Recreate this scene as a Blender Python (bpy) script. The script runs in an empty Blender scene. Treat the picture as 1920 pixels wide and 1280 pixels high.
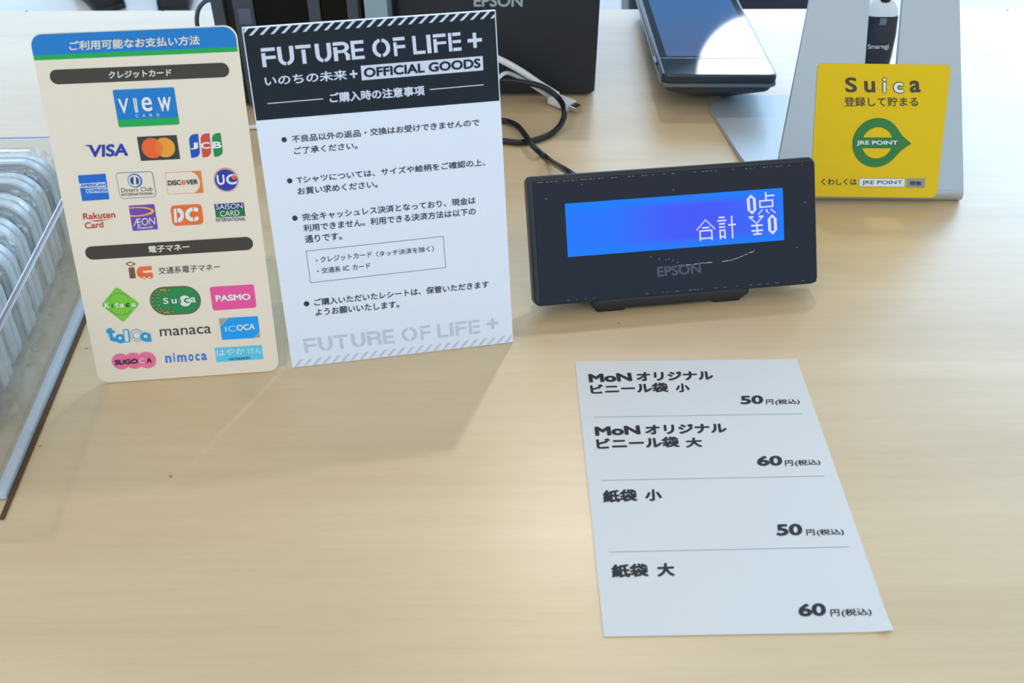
import bpy, math, random
from mathutils import Vector, Matrix

SC = bpy.context.scene
COL = SC.collection
R = math.radians
HT = 0.74                      # height of the counter top above the floor

# ------------------------------------------------------------------ camera
FPX, PITCH, ROLL, HC = 1923.5356, R(40.5628), R(-0.3817), 0.4530
_cp, _sp, _cr, _sr = math.cos(PITCH), math.sin(PITCH), math.cos(ROLL), math.sin(ROLL)
FWD = Vector((0, _cp, -_sp))
_r0 = Vector((1, 0, 0)); _d0 = FWD.cross(_r0)
RIGHT = _cr * _r0 + _sr * _d0
DOWN = -_sr * _r0 + _cr * _d0
CAM = Vector((0, 0, HT + HC))
cd = bpy.data.cameras.new('camera'); cam = bpy.data.objects.new('camera', cd); COL.objects.link(cam)
cam.matrix_world = Matrix(((RIGHT.x, -DOWN.x, -FWD.x, CAM.x), (RIGHT.y, -DOWN.y, -FWD.y, CAM.y),
                           (RIGHT.z, -DOWN.z, -FWD.z, CAM.z), (0, 0, 0, 1)))
cd.sensor_fit = 'HORIZONTAL'; cd.sensor_width = 36.0; cd.lens = FPX / 1920 * 36.0
cd.clip_start = 0.01; cd.clip_end = 60
cd.dof.use_dof = True; cd.dof.focus_distance = 0.74; cd.dof.aperture_fstop = 13
SC.camera = cam
vs = SC.view_settings
vs.view_transform = 'Standard'; vs.look = 'None'; vs.gamma = 1.0; vs.use_curve_mapping = False
vs.exposure = -0.04

# ------------------------------------------------------------------ surroundings (bright window side beyond the counter)
W = bpy.data.worlds.new('daylight'); SC.world = W; W.use_nodes = True
nt = W.node_tree; N = nt.nodes; L = nt.links; N.clear()
def nmath(op, a, b=None, c=None, tree=None):
    t = tree or nt
    n = t.nodes.new('ShaderNodeMath'); n.operation = op
    for i, x in enumerate((a, b, c)):
        if x is None: continue
        if isinstance(x, (int, float)): n.inputs[i].default_value = x
        else: t.links.new(x, n.inputs[i])
    return n.outputs[0]
def smooth(x, lo, hi, tree=None):
    t = tree or nt
    n = t.nodes.new('ShaderNodeMapRange'); n.interpolation_type = 'SMOOTHSTEP'
    t.links.new(x, n.inputs['Value'])
    n.inputs['From Min'].default_value = lo; n.inputs['From Max'].default_value = hi
    return n.outputs['Result']
tc = N.new('ShaderNodeTexCoord'); sx = N.new('ShaderNodeSeparateXYZ'); L.new(tc.outputs['Generated'], sx.inputs[0])
X_, Y_, Z_ = sx.outputs
WIN = 2.75; AMB = 0.26; BACK = 0.92; TOP = 0.24; SUNP = 9.0
win = nmath('MULTIPLY', smooth(Y_, 0.15, 0.55), nmath('MULTIPLY', smooth(Z_, -0.10, 0.10), nmath('SUBTRACT', 1.0, smooth(Z_, 0.32, 0.66))))
right_boost = nmath('ADD', nmath('ADD', 0.92, nmath('MULTIPLY', smooth(X_, -0.4, 0.0), 0.34)), nmath('MULTIPLY', smooth(X_, 0.18, 0.5), 1.0))
win = nmath('MULTIPLY', nmath('MULTIPLY', win, right_boost), WIN)
# a round bright lamp seen low beyond the counter, with something dark standing beside it
def towards(az, el): return Vector((math.sin(R(az)) * math.cos(R(el)), math.cos(R(az)) * math.cos(R(el)), math.sin(R(el))))
def around(az, el, r_out, r_in):
    dp = N.new('ShaderNodeVectorMath'); dp.operation = 'DOT_PRODUCT'
    L.new(tc.outputs['Generated'], dp.inputs[0]); dp.inputs[1].default_value = towards(az, el)
    return smooth(dp.outputs['Value'], math.cos(R(r_out)), math.cos(R(r_in)))
blob = nmath('MULTIPLY', around(13.4, 19.3, 2.95, 2.75), SUNP)
win = nmath('MULTIPLY', win, nmath('SUBTRACT', 1.0, nmath('MULTIPLY', around(7.5, 15.0, 6.4, 4.4), 0.90)))
room = nmath('ADD', nmath('ADD', nmath('MULTIPLY', AMB, nmath('SUBTRACT', 1.0, nmath('MULTIPLY', around(7.5, 15.0, 6.4, 4.4), 0.8))), nmath('MULTIPLY', smooth(Z_, 0.55, 0.9), TOP)), nmath('MULTIPLY', smooth(nmath('MULTIPLY', Y_, -1.0), 0.0, 0.6), BACK))
def sky_part(col, strength):
    e = N.new('ShaderNodeBackground'); e.inputs['Color'].default_value = col; L.new(strength, e.inputs['Strength']); return e.outputs[0]
mixw = N.new('ShaderNodeAddShader'); mix2 = N.new('ShaderNodeAddShader')
L.new(sky_part((0.50, 0.86, 1.27, 1), win), mixw.inputs[0]); L.new(sky_part((0.95, 0.98, 1.0, 1), blob), mixw.inputs[1])
L.new(mixw.outputs[0], mix2.inputs[0]); L.new(sky_part((0.92, 0.95, 0.97, 1), room), mix2.inputs[1])
wo = N.new('ShaderNodeOutputWorld'); L.new(mix2.outputs[0], wo.inputs['Surface'])

def lamp(name, loc, energy, size, color, target):
    d = bpy.data.lights.new(name, 'AREA'); d.shape = 'DISK'; d.size = size; d.energy = energy; d.color = color
    o = bpy.data.objects.new(name, d); COL.objects.link(o); o.location = loc
    o.rotation_euler = (Vector(target) - Vector(loc)).to_track_quat('-Z', 'Y').to_euler()
    return o
lamp('ceiling_spot', (0.22, 2.17, HT + 2.2), 8.5, 0.07, (1.0, 0.93, 0.82), (0.1, 0.5, HT))
lamp('ceiling_spot', (-1.3, 1.2, HT + 2.2), 3, 0.10, (1.0, 0.95, 0.88), (0.1, 0.5, HT))

# ------------------------------------------------------------------ helpers: pixel rays onto real planes
def ray(u, v):
    return (RIGHT * ((u - 960) / FPX) + DOWN * ((v - 640) / FPX) + FWD).normalized()
def onplane(u, v, P, n):
    r = ray(u, v); return CAM + r * ((Vector(P) - CAM).dot(n) / r.dot(n))
def tab(u, v, z=0.0): return onplane(u, v, (0, 0, HT + z), Vector((0, 0, 1)))
def aty(u, v, y): return onplane(u, v, (0, y, 0), Vector((0, 1, 0)))
def view(ox, oy, s): return lambda x, y: (ox + x / s, oy + y / s)

class Frame:
    """a plane in the place: origin O, axes u, v and normal n"""
    def __init__(s, O, u, v):
        s.O = Vector(O); s.u = Vector(u).normalized(); s.v = Vector(v).normalized(); s.n = s.u.cross(s.v).normalized()
    def px(s, x, y, c=0.0):
        p = onplane(x, y, s.O + s.n * c, s.n) - s.O
        return (p.dot(s.u), p.dot(s.v))
    def mat(s):
        m = Matrix.Identity(4)
        for i in range(3):
            m[i][0] = s.u[i]; m[i][1] = s.v[i]; m[i][2] = s.n[i]; m[i][3] = s.O[i]
        return m
def tilted(x, y, z, yaw, tilt):
    u = Vector((math.cos(yaw), math.sin(yaw), 0)); bk = Vector((-u.y, u.x, 0))
    return Frame((x, y, HT + z), u, Vector((0, 0, math.cos(tilt))) + bk * math.sin(tilt))

# ------------------------------------------------------------------ materials
def lin(c):
    f = lambda x: x / 12.92 if x <= 0.04045 else ((x + 0.055) / 1.055) ** 2.4
    return tuple(f(x / 255.0) for x in c) + (1.0,)
_mats = {}
def mat(name, rgb=None, rough=0.5, metal=0.0, coat=0.0, spec=0.5, emit=None, estr=1.0, coat_rough=0.03):
    if name in _mats: return _mats[name]
    m = bpy.data.materials.new(name); m.use_nodes = True
    b = m.node_tree.nodes['Principled BSDF']
    if rgb is not None: b.inputs['Base Color'].default_value = lin(rgb)
    b.inputs['Roughness'].default_value = rough; b.inputs['Metallic'].default_value = metal
    b.inputs['Coat Weight'].default_value = coat; b.inputs['Coat Roughness'].default_value = coat_rough
    b.inputs['Specular IOR Level'].default_value = spec
    if emit is not None:
        b.inputs['Emission Color'].default_value = lin(emit); b.inputs['Emission Strength'].default_value = estr
    _mats[name] = m
    return m
def bump(m, scale, strength, dist=0.001, detail=3):
    t = m.node_tree; b = t.nodes['Principled BSDF']
    co = t.nodes.new('ShaderNodeTexCoord'); no = t.nodes.new('ShaderNodeTexNoise')
    no.inputs['Scale'].default_value = scale; no.inputs['Detail'].default_value = detail
    bu = t.nodes.new('ShaderNodeBump'); bu.inputs['Strength'].default_value = strength; bu.inputs['Distance'].default_value = dist
    t.links.new(co.outputs['Object'], no.inputs['Vector']); t.links.new(no.outputs[0], bu.inputs['Height']); t.links.new(bu.outputs[0], b.inputs['Normal'])
    return m
def ink(name, rgb, rough=0.38): return mat('ink_' + name, rgb, rough)
def clear(name, tint, gloss_rough=0.05, ior=1.45, base=0.0, body=None, bodyfac=0.0):
    """thin clear sheet: see-through with Fresnel reflections"""
    if name in _mats: return _mats[name]
    m = bpy.data.materials.new(name); m.use_nodes = True; t = m.node_tree; t.nodes.clear()
    tr = t.nodes.new('ShaderNodeBsdfTransparent'); tr.inputs[0].default_value = tint
    gl = t.nodes.new('ShaderNodeBsdfGlossy'); gl.inputs['Roughness'].default_value = gloss_rough
    lw = t.nodes.new('ShaderNodeLayerWeight'); lw.inputs[0].default_value = .5; f0 = ((ior - 1) / (ior + 1)) ** 2
    fac = nmath('ADD', nmath('MULTIPLY', nmath('POWER', lw.outputs['Facing'], 5.0, tree=t), 1 - f0, tree=t), f0 + base, tree=t)
    mx = t.nodes.new('ShaderNodeMixShader'); t.links.new(fac, mx.inputs[0]); t.links.new(tr.outputs[0], mx.inputs[1]); t.links.new(gl.outputs[0], mx.inputs[2])
    out = t.nodes.new('ShaderNodeOutputMaterial'); res = mx.outputs[0]
    if body:
        df = t.nodes.new('ShaderNodeBsdfDiffuse'); df.inputs[0].default_value = body
        m2 = t.nodes.new('ShaderNodeMixShader'); m2.inputs[0].default_value = bodyfac
        t.links.new(res, m2.inputs[1]); t.links.new(df.outputs[0], m2.inputs[2]); res = m2.outputs[0]
    t.links.new(res, out.inputs[0]); _mats[name] = m
    return m

def wood(name, c1, c2, rough):
    m = bpy.data.materials.new(name); m.use_nodes = True; t = m.node_tree; b = t.nodes['Principled BSDF']
    co = t.nodes.new('ShaderNodeTexCoord')
    def noise(sc, scale, detail, dist=0.0, rghn=0.55):
        mp = t.nodes.new('ShaderNodeMapping'); mp.inputs['Scale'].default_value = sc
        t.links.new(co.outputs['Object'], mp.inputs['Vector'])
        n = t.nodes.new('ShaderNodeTexNoise'); n.inputs['Scale'].default_value = scale; n.inputs['Detail'].default_value = detail
        n.inputs['Distortion'].default_value = dist; n.inputs['Roughness'].default_value = rghn
        t.links.new(mp.outputs[0], n.inputs['Vector']); return n.outputs[0]
    broad = noise((1.0, 7.0, 1.0), 2.3, 4, 0.6); fine = noise((1.5, 34.0, 1.0), 5.0, 5, 0.3, 0.7); blot = noise((1, 1.8, 1), 4.0, 2)
    grain = noise((14.0, 160.0, 1.0), 4.0, 3, 0.0, 0.7)
    f = nmath('ADD', nmath('MULTIPLY', broad, 0.50, tree=t), nmath('ADD', nmath('MULTIPLY', fine, 0.26, tree=t), nmath('MULTIPLY', blot, 0.22, tree=t), tree=t), tree=t)
    f = nmath('ADD', f, nmath('MULTIPLY', nmath('SUBTRACT', grain, 0.5, tree=t), 0.12, tree=t), tree=t)
    cr = t.nodes.new('ShaderNodeValToRGB'); e = cr.color_ramp.elements
    e[0].position = 0.28; e[0].color = lin(c1); e[1].position = 0.68; e[1].color = lin(c2)
    t.links.new(f, cr.inputs[0]); t.links.new(cr.outputs[0], b.inputs['Base Color'])
    bu = t.nodes.new('ShaderNodeBump'); bu.inputs['Strength'].default_value = 0.12; bu.inputs['Distance'].default_value = 0.0004
    t.links.new(grain, bu.inputs['Height']); t.links.new(bu.outputs[0], b.inputs['Normal'])
    b.inputs['Roughness'].default_value = rough
    b.inputs['Coat Weight'].default_value = 1.0; b.inputs['Coat IOR'].default_value = 1.7; b.inputs['Coat Roughness'].default_value = 0.33
    _mats[name] = m; return m

# ------------------------------------------------------------------ mesh helpers
class MB:
    def __init__(s): s.v = []; s.f = []; s.m = []; s.mats = []; s.sm = []
    def mi(s, m):
        if m not in s.mats: s.mats.append(m)
        return s.mats.index(m)
    def add(s, vs, fs, m, smooth=False):
        k = len(s.v); s.v += [tuple(x) for x in vs]; i = s.mi(m)
        for f in fs: s.f.append([k + j for j in f]); s.m.append(i); s.sm.append(smooth)
    def box(s, a, b, m):
        (x0, y0, z0), (x1, y1, z1) = a, b
        s.add([(x0, y0, z0), (x1, y0, z0), (x1, y1, z0), (x0, y1, z0), (x0, y0, z1), (x1, y0, z1), (x1, y1, z1), (x0, y1, z1)],
              [(3, 2, 1, 0), (4, 5, 6, 7), (0, 1, 5, 4), (1, 2, 6, 5), (2, 3, 7, 6), (3, 0, 4, 7)], m)
    def loft(s, loops, m, caps=True, smooth=False, closed=True):
        k = len(loops[0]); vs = [p for lp in loops for p in lp]; fs = []
        for i in range(len(loops) - 1):
            for j in range(k if closed else k - 1):
                a = i * k + j; b = i * k + (j + 1) % k
                fs.append((a, b, b + k, a + k))
        s.add(vs, fs, m, smooth)
        if caps:
            s.add(loops[0], [tuple(reversed(range(k)))], m); s.add(loops[-1], [tuple(range(k))], m)
    def prism(s, out, c0, c1, m, bev=0.0, smooth=False):
        """outline in the local plane, extruded along the normal, optional rounded edges"""
        if bev <= 0: loops = [[(x, y, c) for x, y in out] for c in (c0, c1)]
        else:
            cx = sum(p[0] for p in out) / len(out); cy = sum(p[1] for p in out) / len(out)
            w = max(abs(p[0] - cx) for p in out); h = max(abs(p[1] - cy) for p in out)
            def sh(d): return [(cx + (x - cx) * (w - d) / w, cy + (y - cy) * (h - d) / h) for x, y in out]
            loops = []
            for a in (90, 60, 30, 0):
                d = bev * (1 - math.cos(R(a))); q = bev * (1 - math.sin(R(a)))
                loops.append([(x, y, c0 + q) for x, y in sh(d)])
            for a in (0, 30, 60, 90):
                d = bev * (1 - math.cos(R(a))); q = bev * (1 - math.sin(R(a)))
                loops.append([(x, y, c1 - q) for x, y in sh(d)])
        s.loft(loops, m, True, smooth)
    def tube(s, pts, r, m, seg=12, caps=True):
        pts = [Vector(p) for p in pts]; loops = []; up = Vector((0, 0, 1))
        prev = None
        for i, p in enumerate(pts):
            t = (pts[min(i + 1, len(pts) - 1)] - pts[max(i - 1, 0)]).normalized()
            if prev is None:
                a = t.cross(up)
                if a.length < 1e-4: a = t.cross(Vector((1, 0, 0)))
                a.normalize()
            else:
                a = (prev - t * prev.dot(t)).normalized()
            prev = a; b = t.cross(a)
            rr = r[i] if isinstance(r, (list, tuple)) else r
            loops.append([tuple(p + (a * math.cos(2 * math.pi * k / seg) + b * math.sin(2 * math.pi * k / seg)) * rr) for k in range(seg)])
        s.loft(loops, m, caps, True)
    def build(s, name, parent=None):
        me = bpy.data.meshes.new(name); me.from_pydata(s.v, [], s.f)
        for m in s.mats: me.materials.append(m)
        for p, i, q in zip(me.polygons, s.m, s.sm): p.material_index = i; p.use_smooth = q
        me.update()
        o = bpy.data.objects.new(name, me); COL.objects.link(o)
        if parent is not None: o.parent = parent
        return o
def spline(pts, n=10):
    pts = [Vector(p) for p in pts]; P = [pts[0]] + pts + [pts[-1]]; out = []
    for i in range(1, len(P) - 2):
        for k in range(n):
            t = k / n; a, b, c, d = P[i - 1:i + 3]
            out.append(0.5 * ((2 * b) + (c - a) * t + (2 * a - 5 * b + 4 * c - d) * t * t + (3 * b - 3 * c + d - a) * t ** 3))
    out.append(pts[-1]); return out
def rr(x0, y0, x1, y1, r, seg=8):
    rs = r if isinstance(r, (list, tuple)) else (r,) * 4       # BL BR TR TL
    out = []
    for (cx, cy, a0, q) in ((x0 + rs[0], y0 + rs[0], 180, rs[0]), (x1 - rs[1], y0 + rs[1], 270, rs[1]),
                            (x1 - rs[2], y1 - rs[2], 0, rs[2]), (x0 + rs[3], y1 - rs[3], 90, rs[3])):
        if q <= 1e-6: out.append((cx, cy)); continue
        for k in range(seg + 1):
            a = R(a0 + 90 * k / seg); out.append((cx + q * math.cos(a), cy + q * math.sin(a)))
    return out
def tag(o, label, cat, group=None):
    o['label'] = label; o['category'] = cat
    if group: o['group'] = group
    return o
def thing(name, label, cat, m=None, group=None):
    o = bpy.data.objects.new(name, None); COL.objects.link(o); o.empty_display_size = 0.02
    if m is not None: o.matrix_world = m
    return tag(o, label, cat, group)
def at(loc, yaw=0.0): return Matrix.Translation(Vector(loc)) @ Matrix.Rotation(yaw, 4, 'Z')

# ------------------------------------------------------------------ printed graphics and lettering
_tg = {}
def text_geo(s, off):
    k = (s, off)
    if k in _tg: return _tg[k]
    c = bpy.data.curves.new('lettering', 'FONT'); c.body = s; c.size = 1.0; c.resolution_u = 5
    o = bpy.data.objects.new('lettering', c); COL.objects.link(o)
    bpy.context.view_layer.update()
    dg = bpy.context.evaluated_depsgraph_get(); e = o.evaluated_get(dg); me = e.to_mesh()
    vs = [(v.co.x, v.co.y) for v in me.vertices]; fs = [tuple(p.vertices) for p in me.polygons]
    e.to_mesh_clear(); bpy.data.objects.remove(o); bpy.data.curves.remove(c)
    x0 = min(v[0] for v in vs); x1 = max(v[0] for v in vs); y0 = min(v[1] for v in vs); y1 = max(v[1] for v in vs)
    if off > 0:                                  # bold: the same outlines laid over each other in a small ring
        base_v, base_f, n = vs, fs, len(vs); vs, fs = [], []
        ring = 8 if off > .015 else 4
        for j in range(ring):
            a = 2 * math.pi * (j + .5) / ring
            vs += [(x + off * math.cos(a), y + off * math.sin(a), 1e-5 * j) for x, y in base_v]; fs += [tuple(i + n * j for i in f) for f in base_f]
        x0 -= off; x1 += off; y0 -= off; y1 += off
    vs = [((q[0] - x0) / (x1 - x0), (q[1] - y0) / (y1 - y0), q[2] if len(q) > 2 else 0.0) for q in vs]
    _tg[k] = (vs, fs); return _tg[k]
STEP = 0.00014
class Print(MB):
    """flat ink on a plane; zf maps measured picture points, fr is the plane"""
    def __init__(s, fr, zf, base=0.0):
        super().__init__(); s.fr = fr; s.z = zf; s.base = base
    def p(s, q): return s.fr.px(*s.z(*q), s.base)
    def local(s, pts, m, layer=1):
        c = s.base + STEP * layer; s.add([(x, y, c) for x, y in pts], [tuple(range(len(pts)))], m)
    def poly(s, pts, m, layer=1): s.local([s.p(q) for q in pts], m, layer)
    def text(s, txt, bl, br, tl, m, off=0.0, layer=1):
        a, b, c = (Vector(s.p(q)) for q in (bl, br, tl)); vs, fs = text_geo(txt, off)
        z = s.base + STEP * layer
        s.add([tuple(a + (b - a) * x + (c - a) * y) + (z + dz,) for x, y, dz in vs], fs, m)
    def rad(s, c, r):
        a = Vector(s.p((c[0] - r, c[1]))); b = Vector(s.p((c[0] + r, c[1]))); return (b - a).length / 2
    def disc(s, c, r, m, layer=1, seg=40, sy=1.0, a0=0, a1=360):
        x, y = s.p(c); q = s.rad(c, r); k = seg
        s.local([(x + q * math.cos(R(a0 + (a1 - a0) * i / k)), y + sy * q * math.sin(R(a0 + (a1 - a0) * i / k))) for i in range(k + (a1 - a0 < 360))], m, layer)
    def arc(s, c, r, w, m, a0=0, a1=360, layer=1, seg=40, sy=1.0, rot=0):
        x, y = s.p(c); q = s.rad(c, r); h = s.rad(c, w) if w > 0 else 0; z = s.base + STEP * layer; vs = []; fs = []
        for i in range(seg + 1):
            a = R(a0 + (a1 - a0) * i / seg)
            for rad in (q - h / 2, q + h / 2):
                px, py = rad * math.cos(a), rad * sy * math.sin(a)
                vs.append((x + px * math.cos(rot) - py * math.sin(rot), y + px * math.sin(rot) + py * math.cos(rot), z))
        for i in range(seg): fs.append((2 * i, 2 * i + 1, 2 * i + 3, 2 * i + 2))
        s.add(vs, fs, m)
    def dashes(s, c, r, w, m, a0, a1, n, layer=1, sy=1.0, fill=0.5):
        d = (a1 - a0) / n
        for i in range(n): s.arc(c, r, w, m, a0 + d * (i + (1 - fill) / 2), a0 + d * (i + (1 + fill) / 2), layer, 4, sy)
    def pill(s, l, r_, q, m, layer=1, seg=16):
        a = Vector(s.p(l)); b = Vector(s.p(r_)); t = (b - a).normalized(); ang = math.atan2(t.y, t.x)
        pl = s.p((l[0], l[1] - q)); rad = (Vector(pl) - a).length; pts = []
        for i in range(seg + 1): an = ang - math.pi / 2 + math.pi * i / seg; pts.append(tuple(b + Vector((math.cos(an), math.sin(an))) * rad))
        for i in range(seg + 1): an = ang + math.pi / 2 + math.pi * i / seg; pts.append(tuple(a + Vector((math.cos(an), math.sin(an))) * rad))
        s.local(pts, m, layer)
    def quad(s, tl, tr, br, bl, m, layer=1, r=0.0):
        """a four-cornered patch with rounded corners (r in metres)"""
        P = [Vector(s.p(q)) for q in (bl, br, tr, tl)]
        if r <= 0: return s.local([tuple(q) for q in P], m, layer)
        pts = []
        for i in range(4):
            a, b, c = P[i - 1], P[i], P[(i + 1) % 4]; e1 = (a - b).normalized() * r; e2 = (c - b).normalized() * r
            for k in range(7):
                t = k / 6; pts.append(tuple((b + e1) * (1 - t) ** 2 + b * 2 * t * (1 - t) + (b + e2) * t * t))
        s.local(pts, m, layer)
    def line(s, a, b, w, m, layer=1):
        A = Vector(s.p(a)); B = Vector(s.p(b)); n = (B - A).normalized(); n = Vector((-n.y, n.x)) * w / 2
        s.local([tuple(A - n), tuple(B - n), tuple(B + n), tuple(A + n)], m, layer)
    def frame(s, tl, tr, br, bl, w, m, fill, r=0.0, layer=1):
        s.quad(tl, tr, br, bl, m, layer, r)
        c = ((tl[0] + tr[0] + br[0] + bl[0]) / 4, (tl[1] + tr[1] + br[1] + bl[1]) / 4)
        wx = abs(tr[0] - tl[0]) / 2; wy = abs(bl[1] - tl[1]) / 2
        g = lambda q: (c[0] + (q[0] - c[0]) * (1 - w / wx), c[1] + (q[1] - c[1]) * (1 - w / wy))
        s.quad(g(tl), g(tr), g(br), g(bl), fill, layer + 1, max(0, r * 0.85))

# stencil capitals drawn in a unit cell
def stencil(ch):
    t = 0.25; B = lambda x0, y0, x1, y1: [(x0, y0), (x1, y0), (x1, y1), (x0, y1)]
    def bowl(cx, cy, ro_x, ro_y, ri_x, ri_y, a0, a1, n=10):
        o = [(cx + ro_x * math.cos(R(a0 + (a1 - a0) * i / n)), cy + ro_y * math.sin(R(a0 + (a1 - a0) * i / n))) for i in range(n + 1)]
        i_ = [(cx + ri_x * math.cos(R(a0 + (a1 - a0) * i / n)), cy + ri_y * math.sin(R(a0 + (a1 - a0) * i / n))) for i in range(n, -1, -1)]
        return o + i_
    if ch == 'F': return [B(0, .82, 1, 1), B(0, 0, .28, .74), B(.28, .40, 1, .57)]
    if ch == 'U': return [B(0, .42, .26, 1), bowl(.5, .42, .5, .42, .24, .25, 180, 264), B(.74, .42, 1, 1), bowl(.5, .42, .5, .42, .24, .25, 276, 360)]
    if ch == 'T': return [B(0, .82, 1, 1), B(.37, 0, .63, .75)]
    if ch == 'R': return [B(0, 0, .26, .74), B(0, .82, .55, 1), bowl(.55, .705, .45, .295, .19, .125, 90, -80), B(.26, .41, .62, .56), [(.60, .46), (.80, .46), (1, .30), (1, 0), (.74, 0), (.74, .26)]]
    if ch == 'E': return [B(0, 0, .28, 1), B(.28, .82, 1, 1), B(.28, .41, .95, .57), B(.28, 0, 1, .17)]
    if ch == 'e': return [B(0, 0, .26, 1), B(.34, .82, 1, 1), B(.34, .43, 1, .59), B(.34, 0, 1, .18)]
    if ch == 'O': return [bowl(.5, .5, .5, .5, .28, .33, 98, 262, 20), bowl(.5, .5, .5, .5, .28, .33, -82, 82, 20)]
    if ch == 'L': return [B(0, 0, .28, 1), B(.28, 0, 1, .17)]
    if ch == 'I': return [B(0, 0, 1, 1)]
    if ch == 'f': return [B(0, 0, .28, .74), B(0, .82, 1, 1), B(.28, .43, 1, .58)]
def stencil_line(pr, m, base0, base1, top0, top1, cross, layer=1):
    """FUTURE OF LIFE + between two measured base points and two top points"""
    span = (188.0, 1513.0)
    cells = [('F', 188, 279), ('U', 293, 398), ('T', 412, 512), ('U', 538, 643), ('R', 657, 762), ('E', 774, 860),
             ('O', 915, 1034), ('F', 1057, 1135), ('L', 1186, 1268), ('I', 1281, 1309), ('f', 1326, 1412), ('e', 1428, 1513)]
    b0, b1, t0, t1 = (Vector(pr.p(q)) for q in (base0, base1, top0, top1))
    z = pr.base + STEP * layer
    for ch, x0, x1 in cells:
        f0 = (x0 - span[0]) / (span[1] - span[0]); f1 = (x1 - span[0]) / (span[1] - span[0])
        a = b0.lerp(b1, f0); b = b0.lerp(b1, f1); c = t0.lerp(t1, f0)
        for pol in stencil(ch): pr.add([tuple(a + (b - a) * x + (c - a) * y) + (z,) for x, y in pol], [tuple(range(len(pol)))], m)
    cx, cy = pr.p(cross[0]); q = pr.rad(cross[0], cross[1]); h = q * 0.24
    u = (b1 - b0).normalized(); v = Vector((-u.y, u.x)); c = Vector((cx, cy))
    pl_ = [(h, h), (h, q), (-h, q), (-h, h), (-q, h), (-q, -h), (-h, -h), (-h, -q), (h, -q), (h, -h), (q, -h), (q, h)]
    pr.add([tuple(c + u * a_ + v * b_) + (z,) for a_, b_ in pl_], [tuple(range(12))], m)

# ================================================================== SETTING: floor and counter
fm = mat('floor_stone', (222, 222, 216), 0.25); bump(fm, 30, 0.05)
f = MB(); f.add([(-8, -3, 0), (8, -3, 0), (8, 9, 0), (-8, 9, 0), (-8, -3, -.05), (8, -3, -.05), (8, 9, -.05), (-8, 9, -.05)],
                [(0, 1, 2, 3), (7, 6, 5, 4), (0, 4, 5, 1), (1, 5, 6, 2), (2, 6, 7, 3), (3, 7, 4, 0)], fm)
fo = f.build('floor'); fo['kind'] = 'structure'

wm = mat('wall_white', (226, 226, 222), .7)
for nm, a, c in (('wall_back', (-6, -3.1, 0), (6, -3.0, 2.9)), ('wall_left', (-6.1, -3.1, 0), (-6.0, 4.0, 2.9))):
    f = MB(); f.box(a, c, wm); f.build(nm)['kind'] = 'structure'
wood_m = wood('birch_veneer', (208, 176, 129), (232, 205, 161), 0.45)
CY = R(1.31)
ct = thing('counter', 'pale birch wood shop counter everything in the scene stands on', 'counter', at((0, 1.0866, 0), CY))
b = MB(); out = rr(-1.15, -1.22, 1.15, 0, 0.004, 3)
b.prism(out, HT - 0.03, HT, wood_m, 0.0012); b.build('worktop', ct)
for x in (-1.10, 1.07):
    b = MB(); b.box((x, -1.15, 0), (x + 0.03, -0.05, HT - 0.03), wood_m); b.build('side_panel', ct)
b = MB(); b.box((-1.07, -0.10, 0.05), (1.07, -0.08, HT - 0.03), wood_m); b.build('front_panel', ct)
dk = mat('screw_dark', (70, 66, 64), 0.5)
inv = ct.matrix_world.inverted()
for u, v in ((50, 21), (306, 19), (1889, 19)):
    q = inv @ tab(u, v); s = MB(); s.prism([(q.x + .0013 * math.cos(k * .7854), min(q.y + .0013 * math.sin(k * .7854), -.0016)) for k in range(8)], HT - .002, HT + .0003, dk); s.build('screw_head', ct)
chip = mat('chipped_wood', (176, 142, 98), 0.8)
for u, v, w in ((162, 653, 5), (75, 836, 5), (320, 893, 6), (1160, 606, 4), (1766, 396, 3), (1225, 222, 3)):
    s = MB(); q = inv @ tab(u, v); s.add([(q.x + w * .00022 * math.cos(k * .6283) * random.Random(k + u).uniform(.7, 1.3), q.y + w * .00015 * math.sin(k * .6283), HT + .0001) for k in range(10)], [tuple(range(10))], chip); s.build('veneer_chip', ct)

# ================================================================== PRICE SHEET lying on the counter
G = view(1060, 650, 2.2453)
sheet_f = Frame((0.0477, 0.2987, HT + 0.0006), (math.cos(.0275), math.sin(.0275), 0), (-math.sin(.0275), math.cos(.0275), 0))
sh = thing('price_sheet', 'white sheet of bag prices lying flat on the counter in front of the display', 'sheet', sheet_f.mat())
paper = mat('paper_white', (224, 223, 220), 0.55)
b = MB(); nx, ny = 16, 24; vs_ = []
def lift(x, y):                                # right near corner curls up a little
    d = max(0.0, 1 - math.hypot(x - .148, y) / .012); return 0.0016 * d * d
for k in (0, 1):
    for j in range(ny + 1):
        for i in range(nx + 1):
            x, y = .148 * i / nx, .210 * j / ny; vs_.append((x, y, lift(x, y) - 0.0004 * (1 - k)))
n1 = (nx + 1) * (ny + 1); fs_ = []
for j in range(ny):
    for i in range(nx):
        a = j * (nx + 1) + i; fs_.append((a, a + nx + 1, a + nx + 2, a + 1)); fs_.append((n1 + a, n1 + a + 1, n1 + a + nx + 2, n1 + a + nx + 1))
for i in range(nx):
    fs_.append((i, i + 1, n1 + i + 1, n1 + i)); a = ny * (nx + 1) + i; fs_.append((a + 1, a, n1 + a, n1 + a + 1))
for j in range(ny):
    a = j * (nx + 1); c = a + nx + 1; fs_.append((c, a, n1 + a, n1 + c)); a += nx; c += nx; fs_.append((a, c, n1 + c, n1 + a))
b.add(vs_, fs_, paper); b.build('paper', sh)
bk = ink('sheet_black', (20, 25, 32), .6); gy = ink('sheet_rule', (140, 146, 152))
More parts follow.
